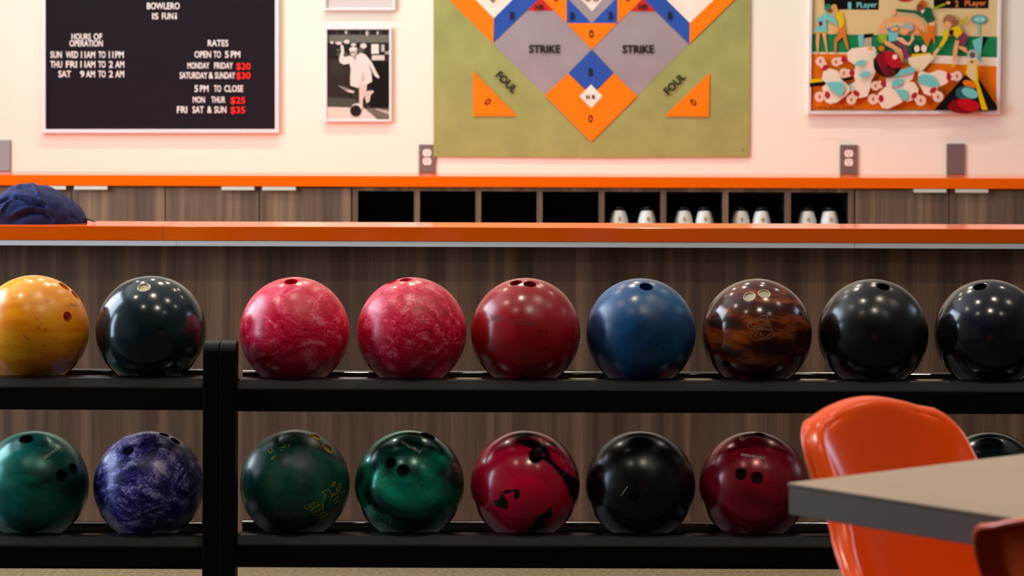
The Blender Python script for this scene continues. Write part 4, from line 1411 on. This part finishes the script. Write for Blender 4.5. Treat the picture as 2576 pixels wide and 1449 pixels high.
# couple on the left
A4.poly(pe, [(212, 398), (256, 398), (244, 500), (238, 645), (218, 645), (206, 510)]); A4.poly(pe, [(276, 398), (326, 390), (334, 500), (352, 658), (336, 658), (306, 510)])
A4.poly(tl, [(205, 260), (250, 205), (330, 165), (395, 180), (460, 260), (470, 310), (330, 240), (338, 380), (188, 382), (215, 300)])
A4.poly(I('b5b02a'), [(188, 378), (338, 378), (330, 400), (192, 398)]); A4.poly(tl, [(188, 385), (210, 325), (310, 320), (338, 384)])
A4.ell(I('237a5a'), 350, 92, 42, 46); A4.ell(br, 366, 128, 22, 26); A4.ell(mr, 262, 286, 24, 30); A4.ell(pe, 220, 300, 24, 16)
A4.poly(I('c9772c'), [(490, 330), (556, 300), (572, 430), (606, 600), (584, 604), (530, 450), (462, 505), (452, 642), (426, 642), (430, 480), (480, 410)])
A4.poly(yl, [(452, 142), (522, 138), (552, 250), (545, 300), (500, 350), (460, 210)]); A4.ell(pe, 440, 118, 28, 40); A4.ell(I('c99a4a'), 426, 86, 36, 34); A4.ell(pe, 445, 360, 36, 40)
# man in green
A4.poly(I('cf6f1e'), [(1556, 300), (1652, 268), (1646, 545), (1612, 450), (1562, 575), (1428, 328), (1552, 430)]); A4.poly(pk, [(1570, 280), (1650, 262), (1648, 310), (1590, 312)])
A4.poly(dg, [(1172, 106), (1440, 128), (1530, 90), (1610, 96), (1620, 170), (1656, 236), (1560, 285), (1520, 220), (1400, 160), (1196, 142)])
A4.poly(I('8a9a1e'), [(1614, 100), (1768, 36), (1780, 62), (1632, 118)]); A4.ell(pe, 1812, 34, 28, 20); A4.poly(pk, [(1112, 108), (1172, 112), (1176, 160), (1130, 186)])
A4.ell(I('b05a1e'), 1500, 55, 46, 56); A4.ell(br, 1470, 92, 44, 50); A4.poly(wt_, [(1478, 130), (1530, 110), (1500, 170)])
# kneeling player in the middle
A4.ell(I('7f9c22'), 1012, 472, 58, 54); A4.poly(I('8fae2a'), [(960, 420), (1080, 415), (1020, 520)]); A4.poly(tl, [(1080, 390), (1200, 395), (1196, 490), (1090, 512)]); A4.poly(I('4a86a0'), [(1060, 350), (1200, 300), (1220, 350), (1090, 395)])
A4.ell(pe, 1160, 352, 48, 26, -0.3)
A4.poly(pe, [(1030, 478), (1120, 520), (1248, 600), (1272, 700), (1250, 760), (1205, 700), (1150, 600), (1040, 540)])
A4.poly(pu, [(1140, 500), (1300, 512), (1340, 690), (1276, 722), (1262, 580)]); A4.ell(dg, 1390, 560, 90, 90)
A4.poly(pk, [(1190, 445), (1260, 460), (1320, 520), (1350, 500), (1380, 400), (1400, 470), (1340, 555), (1280, 540), (1200, 490)])
A4.ell(pe, 1285, 372, 52, 48); A4.ell(I('9da3a6'), 1322, 330, 66, 56); A4.ell(pe, 1296, 372, 36, 32); A4.ell(bkk, 1436, 600, 70, 56); A4.ell(wt_, 1432, 592, 34, 42); A4.ell(wt_, 1518, 590, 34, 46); A4.ell(oo, 1000, 588, 34, 34)
A4.poly(yl, [(1370, 660), (1590, 640), (1590, 676), (1376, 692)]); A4.poly(I('e2cfa8'), [(1330, 700), (1600, 655), (1640, 700), (1510, 850), (1440, 880), (1330, 770)])
# bowling woman on the right
A4.poly(pe, [(1900, 490), (1946, 490), (1922, 650), (1894, 770), (1868, 750), (1870, 620)]); A4.poly(pe, [(1936, 555), (2030, 575), (2056, 650), (1952, 596)])
A4.poly(pu, [(1928, 468), (1990, 392), (2046, 425), (2040, 480), (2000, 560), (1960, 540)]); A4.poly(yl, [(1846, 345), (1940, 305), (1985, 400), (1912, 468)])
A4.poly(I('b9a81a'), [(1940, 290), (2046, 196), (2068, 214), (1986, 300)]); A4.ell(pe, 2058, 190, 22, 18); A4.poly(yl, [(1762, 368), (1822, 358), (1806, 470), (1726, 582), (1698, 560), (1748, 470)])
A4.poly(pk, [(1690, 570), (1712, 590), (1670, 660), (1640, 700), (1625, 650)]); A4.poly(bkk, [(1826, 370), (1880, 360), (1870, 425), (1830, 420)]); A4.ell(I('9a6a4a'), 1828, 252, 80, 78); A4.ell(I('8a5a3c'), 1900, 272, 40, 36); A4.ell(pe, 1806, 300, 44, 42); A4.poly(yl, [(1864, 770), (1896, 775), (1880, 820), (1856, 810)])
# pins
A4.poly(yl, [(130, 960), (270, 960), (690, 905), (690, 930), (290, 1000), (130, 1010)]); A4.poly(bkk, [(130, 1010), (300, 990), (690, 928), (640, 970), (300, 1040), (130, 1055)])


def pin(hx, hy, pts, hr=56):
    A4.poly(wt_, pts)
    bx = sum(p[0] for p in pts) / len(pts); by = sum(p[1] for p in pts) / len(pts)
    d = math.hypot(bx - hx, by - hy)
    ux, uy = (bx - hx) / d, (by - hy) / d
    nx_, ny_ = -uy, ux
    A4.poly(I('a81e34'), [(hx + ux * 55 + nx_ * 48, hy + uy * 55 + ny_ * 48), (hx + ux * 118 + nx_ * 42, hy + uy * 118 + ny_ * 42), (hx + ux * 134, hy + uy * 134), (hx + ux * 118 - nx_ * 42, hy + uy * 118 - ny_ * 42), (hx + ux * 55 - nx_ * 48, hy + uy * 55 - ny_ * 48)])
    A4.poly(wt_, [(hx + nx_ * 50, hy + ny_ * 50), (hx + ux * 80 + nx_ * 40, hy + uy * 80 + ny_ * 40), (hx + ux * 62, hy + uy * 62), (hx + ux * 80 - nx_ * 40, hy + uy * 80 - ny_ * 40), (hx - nx_ * 50, hy - ny_ * 50)])
    A4.ell(I('b89a88'), hx, hy, hr + 4, hr + 4); A4.ell(I('e4c3ae'), hx, hy, hr, hr); A4.ell(I('b0703a'), hx, hy, 15, 27)


pin(450, 752, [(580, 640), (640, 590), (760, 572), (910, 566), (942, 610), (930, 690), (860, 790), (700, 800), (600, 740)], 52)
pin(260, 745, [(300, 850), (380, 832), (470, 860), (510, 960), (560, 1010), (330, 1010), (275, 960)], 56)
pin(545, 888, [(690, 790), (900, 730), (930, 880), (870, 1000), (690, 1000), (660, 900)], 56)
pin(635, 1212, [(640, 1020), (720, 960), (880, 900), (872, 1050), (830, 1170), (740, 1192), (640, 1120)], 56)
pin(250, 1176, [(280, 1060), (350, 1000), (560, 1000), (640, 1080), (560, 1170), (460, 1245), (380, 1262), (320, 1240)], 60)
pin(930, 1042, [(1060, 940), (1200, 930), (1410, 850), (1380, 960), (1230, 1060), (1060, 1060)], 54)
pin(1480, 1222, [(1150, 1060), (1280, 985), (1400, 1000), (1450, 1080), (1440, 1180), (1320, 1240), (1230, 1200)], 62)
pin(900, 1206, [(960, 1140), (1040, 1060), (1130, 1062), (1230, 1150), (1260, 1240), (1080, 1322), (1010, 1310), (970, 1250)], 60)
pin(1920, 925, [(1580, 890), (1700, 850), (1780, 870), (1830, 930), (1800, 1010), (1700, 1056), (1620, 1000)], 58)
pin(1690, 1176, [(1446, 900), (1480, 860), (1600, 900), (1700, 1020), (1680, 1080), (1600, 1165), (1520, 1140), (1450, 1000)], 64)
A4.ell(tl, 745, 766, 66, 34, -0.35); A4.ell(tl, 800, 905, 70, 36, -0.25); A4.poly(tl, [(325, 1006), (420, 992), (530, 1000), (556, 1080), (520, 1160), (470, 1160), (390, 1090)]); A4.ell(tl, 625, 1060, 16, 46)
A4.poly(tl, [(1200, 860), (1370, 806), (1412, 860), (1370, 890), (1150, 935)]); A4.ell(tl, 1195, 1005, 76, 44, -0.4); A4.poly(tl, [(1155, 1080), (1300, 1096), (1330, 1150), (1320, 1200), (1270, 1226)]); A4.poly(tl, [(1446, 930), (1530, 896), (1640, 930), (1700, 1020), (1700, 1056), (1600, 1050), (1450, 1016)])
A4.ell(I('1d120f'), 1075, 778, 170, 164); A4.poly(mr, [(930, 700), (1030, 620), (1080, 770), (1050, 930), (960, 780)]); A4.poly(I('a81826'), [(1034, 624), (1110, 616), (1190, 660), (1240, 740), (1235, 820), (1130, 828), (1050, 760)]); A4.ell(I('5a1a1c'), 1100, 880, 80, 55); A4.ell(I('e8cdb5'), 1164, 692, 30, 30)
A4.rect(pe, 838, 572, 894, 614)
# lane gutter and balls, bottom right
A4.poly(bkk, [(1640, 1336), (1980, 950), (2060, 880), (2170, 930), (2408, 1290), (2408, 1338)])
A4.poly(yl, [(2052, 740), (2160, 720), (2180, 1000), (2292, 1334), (2222, 1334), (2140, 1010), (2020, 900)]); A4.poly(I('d9c08c'), [(2072, 740), (2140, 740), (2150, 960), (2110, 980), (2040, 910)])
A4.ell(I('b0a99c'), 2104, 660, 62, 58); A4.ell(I('5a564e'), 2108, 668, 34, 36); A4.poly(bkk, [(2080, 740), (2120, 740), (2100, 775)])
A4.ell(oo, 2072, 1022, 86, 42, 0.35); A4.ell(I('2b5a5c'), 2030, 1130, 130, 86); A4.ell(tl, 2076, 1130, 104, 58, 0.4); A4.ell(I('7a0f14'), 2000, 1290, 200, 92); A4.ell(I('b3121a'), 2060, 1276, 140, 72, 0.25)
A4.poly(bkk, [(1640, 1338), (1760, 1338), (1900, 1180), (1860, 1090)])
x = 196
for w in (26, 48, 38, 54, 24, 22, 0, 30, 92):
    if w:
        A4.rect(I('8a3d12'), x, 1296, x + w, 1322)
    x += w + 16 if w else 22
reparent(A4.build('print', None), gf)


# wall outlets
def outlet(label, px0, px1, py0, kind):
    x0, x1 = at(px0, 400, WD).x, at(px1, 400, WD).x
    zt_ = at((px0 + px1) / 2, py0, WD).z
    zb_ = bc_top + 0.0005
    t = thing('wall_outlet' if kind == 'duplex' else 'wall_plate', label, 'outlet', ((x0 + x1) / 2, WD, zb_), 0)
    w, h = (x1 - x0) / 2, zt_ - zb_
    MB().box(-w, w, -0.008, 0.0, 0.0, h).build('cover_plate', M['steel'], t, bevel=0.003, bseg=3)
    if kind == 'duplex':
        for zc in (h * 0.40, h * 0.70):
            mbb = MB()
            pts = []
            for a in [2 * math.pi * i / 28 for i in range(28)]:
                pts.append((0.0172 * math.cos(a), max(-0.0140, min(0.0140, 0.0172 * math.sin(a)))))
            n = len(pts)
            mbb.add([(x, -0.0102, zc + z) for x, z in pts] + [(x, -0.0078, zc + z) for x, z in pts], [tuple(range(n))] + [(i, (i + 1) % n, n + (i + 1) % n, n + i) for i in range(n)])
            rc = mbb.build('receptacle', M['ivory'], t)
            sl = MB()
            for sx in (-0.0062, 0.0062):
                sl.box(sx - 0.0013, sx + 0.0013, -0.0106, -0.0101, zc + 0.0005, zc + 0.0085)
            sl.box(-0.0022, 0.0022, -0.0106, -0.0101, zc - 0.0095, zc - 0.005)
            sl.build('slots', M['dark'], rc)
    elif kind == 'blank':
        for zc in (0.2, 0.8):
            MB().add([(0.003 * math.cos(a), -0.0088, h * zc + 0.003 * math.sin(a)) for a in [2 * math.pi * i / 10 for i in range(10)]] + [(0.003 * math.cos(a), -0.0078, h * zc + 0.003 * math.sin(a)) for a in [2 * math.pi * i / 10 for i in range(10)]],
                     [tuple(range(10))] + [(i, (i + 1) % 10, 10 + (i + 1) % 10, 10 + i) for i in range(10)]).build('screw', M['steel'], t)
    return t


outlet('steel duplex outlet partly behind the lower left corner of the game poster', 1053, 1096, 363, 'duplex')
outlet('steel duplex outlet on the wall below the cartoon bowling picture', 2112, 2157, 364, 'duplex')
outlet('blank steel wall plate at the far right, right of the outlet', 2380, 2427, 361, 'blank')
outlet('blank steel wall plate cut off by the left edge, below the letter board', -18, 28, 352, 'blank')
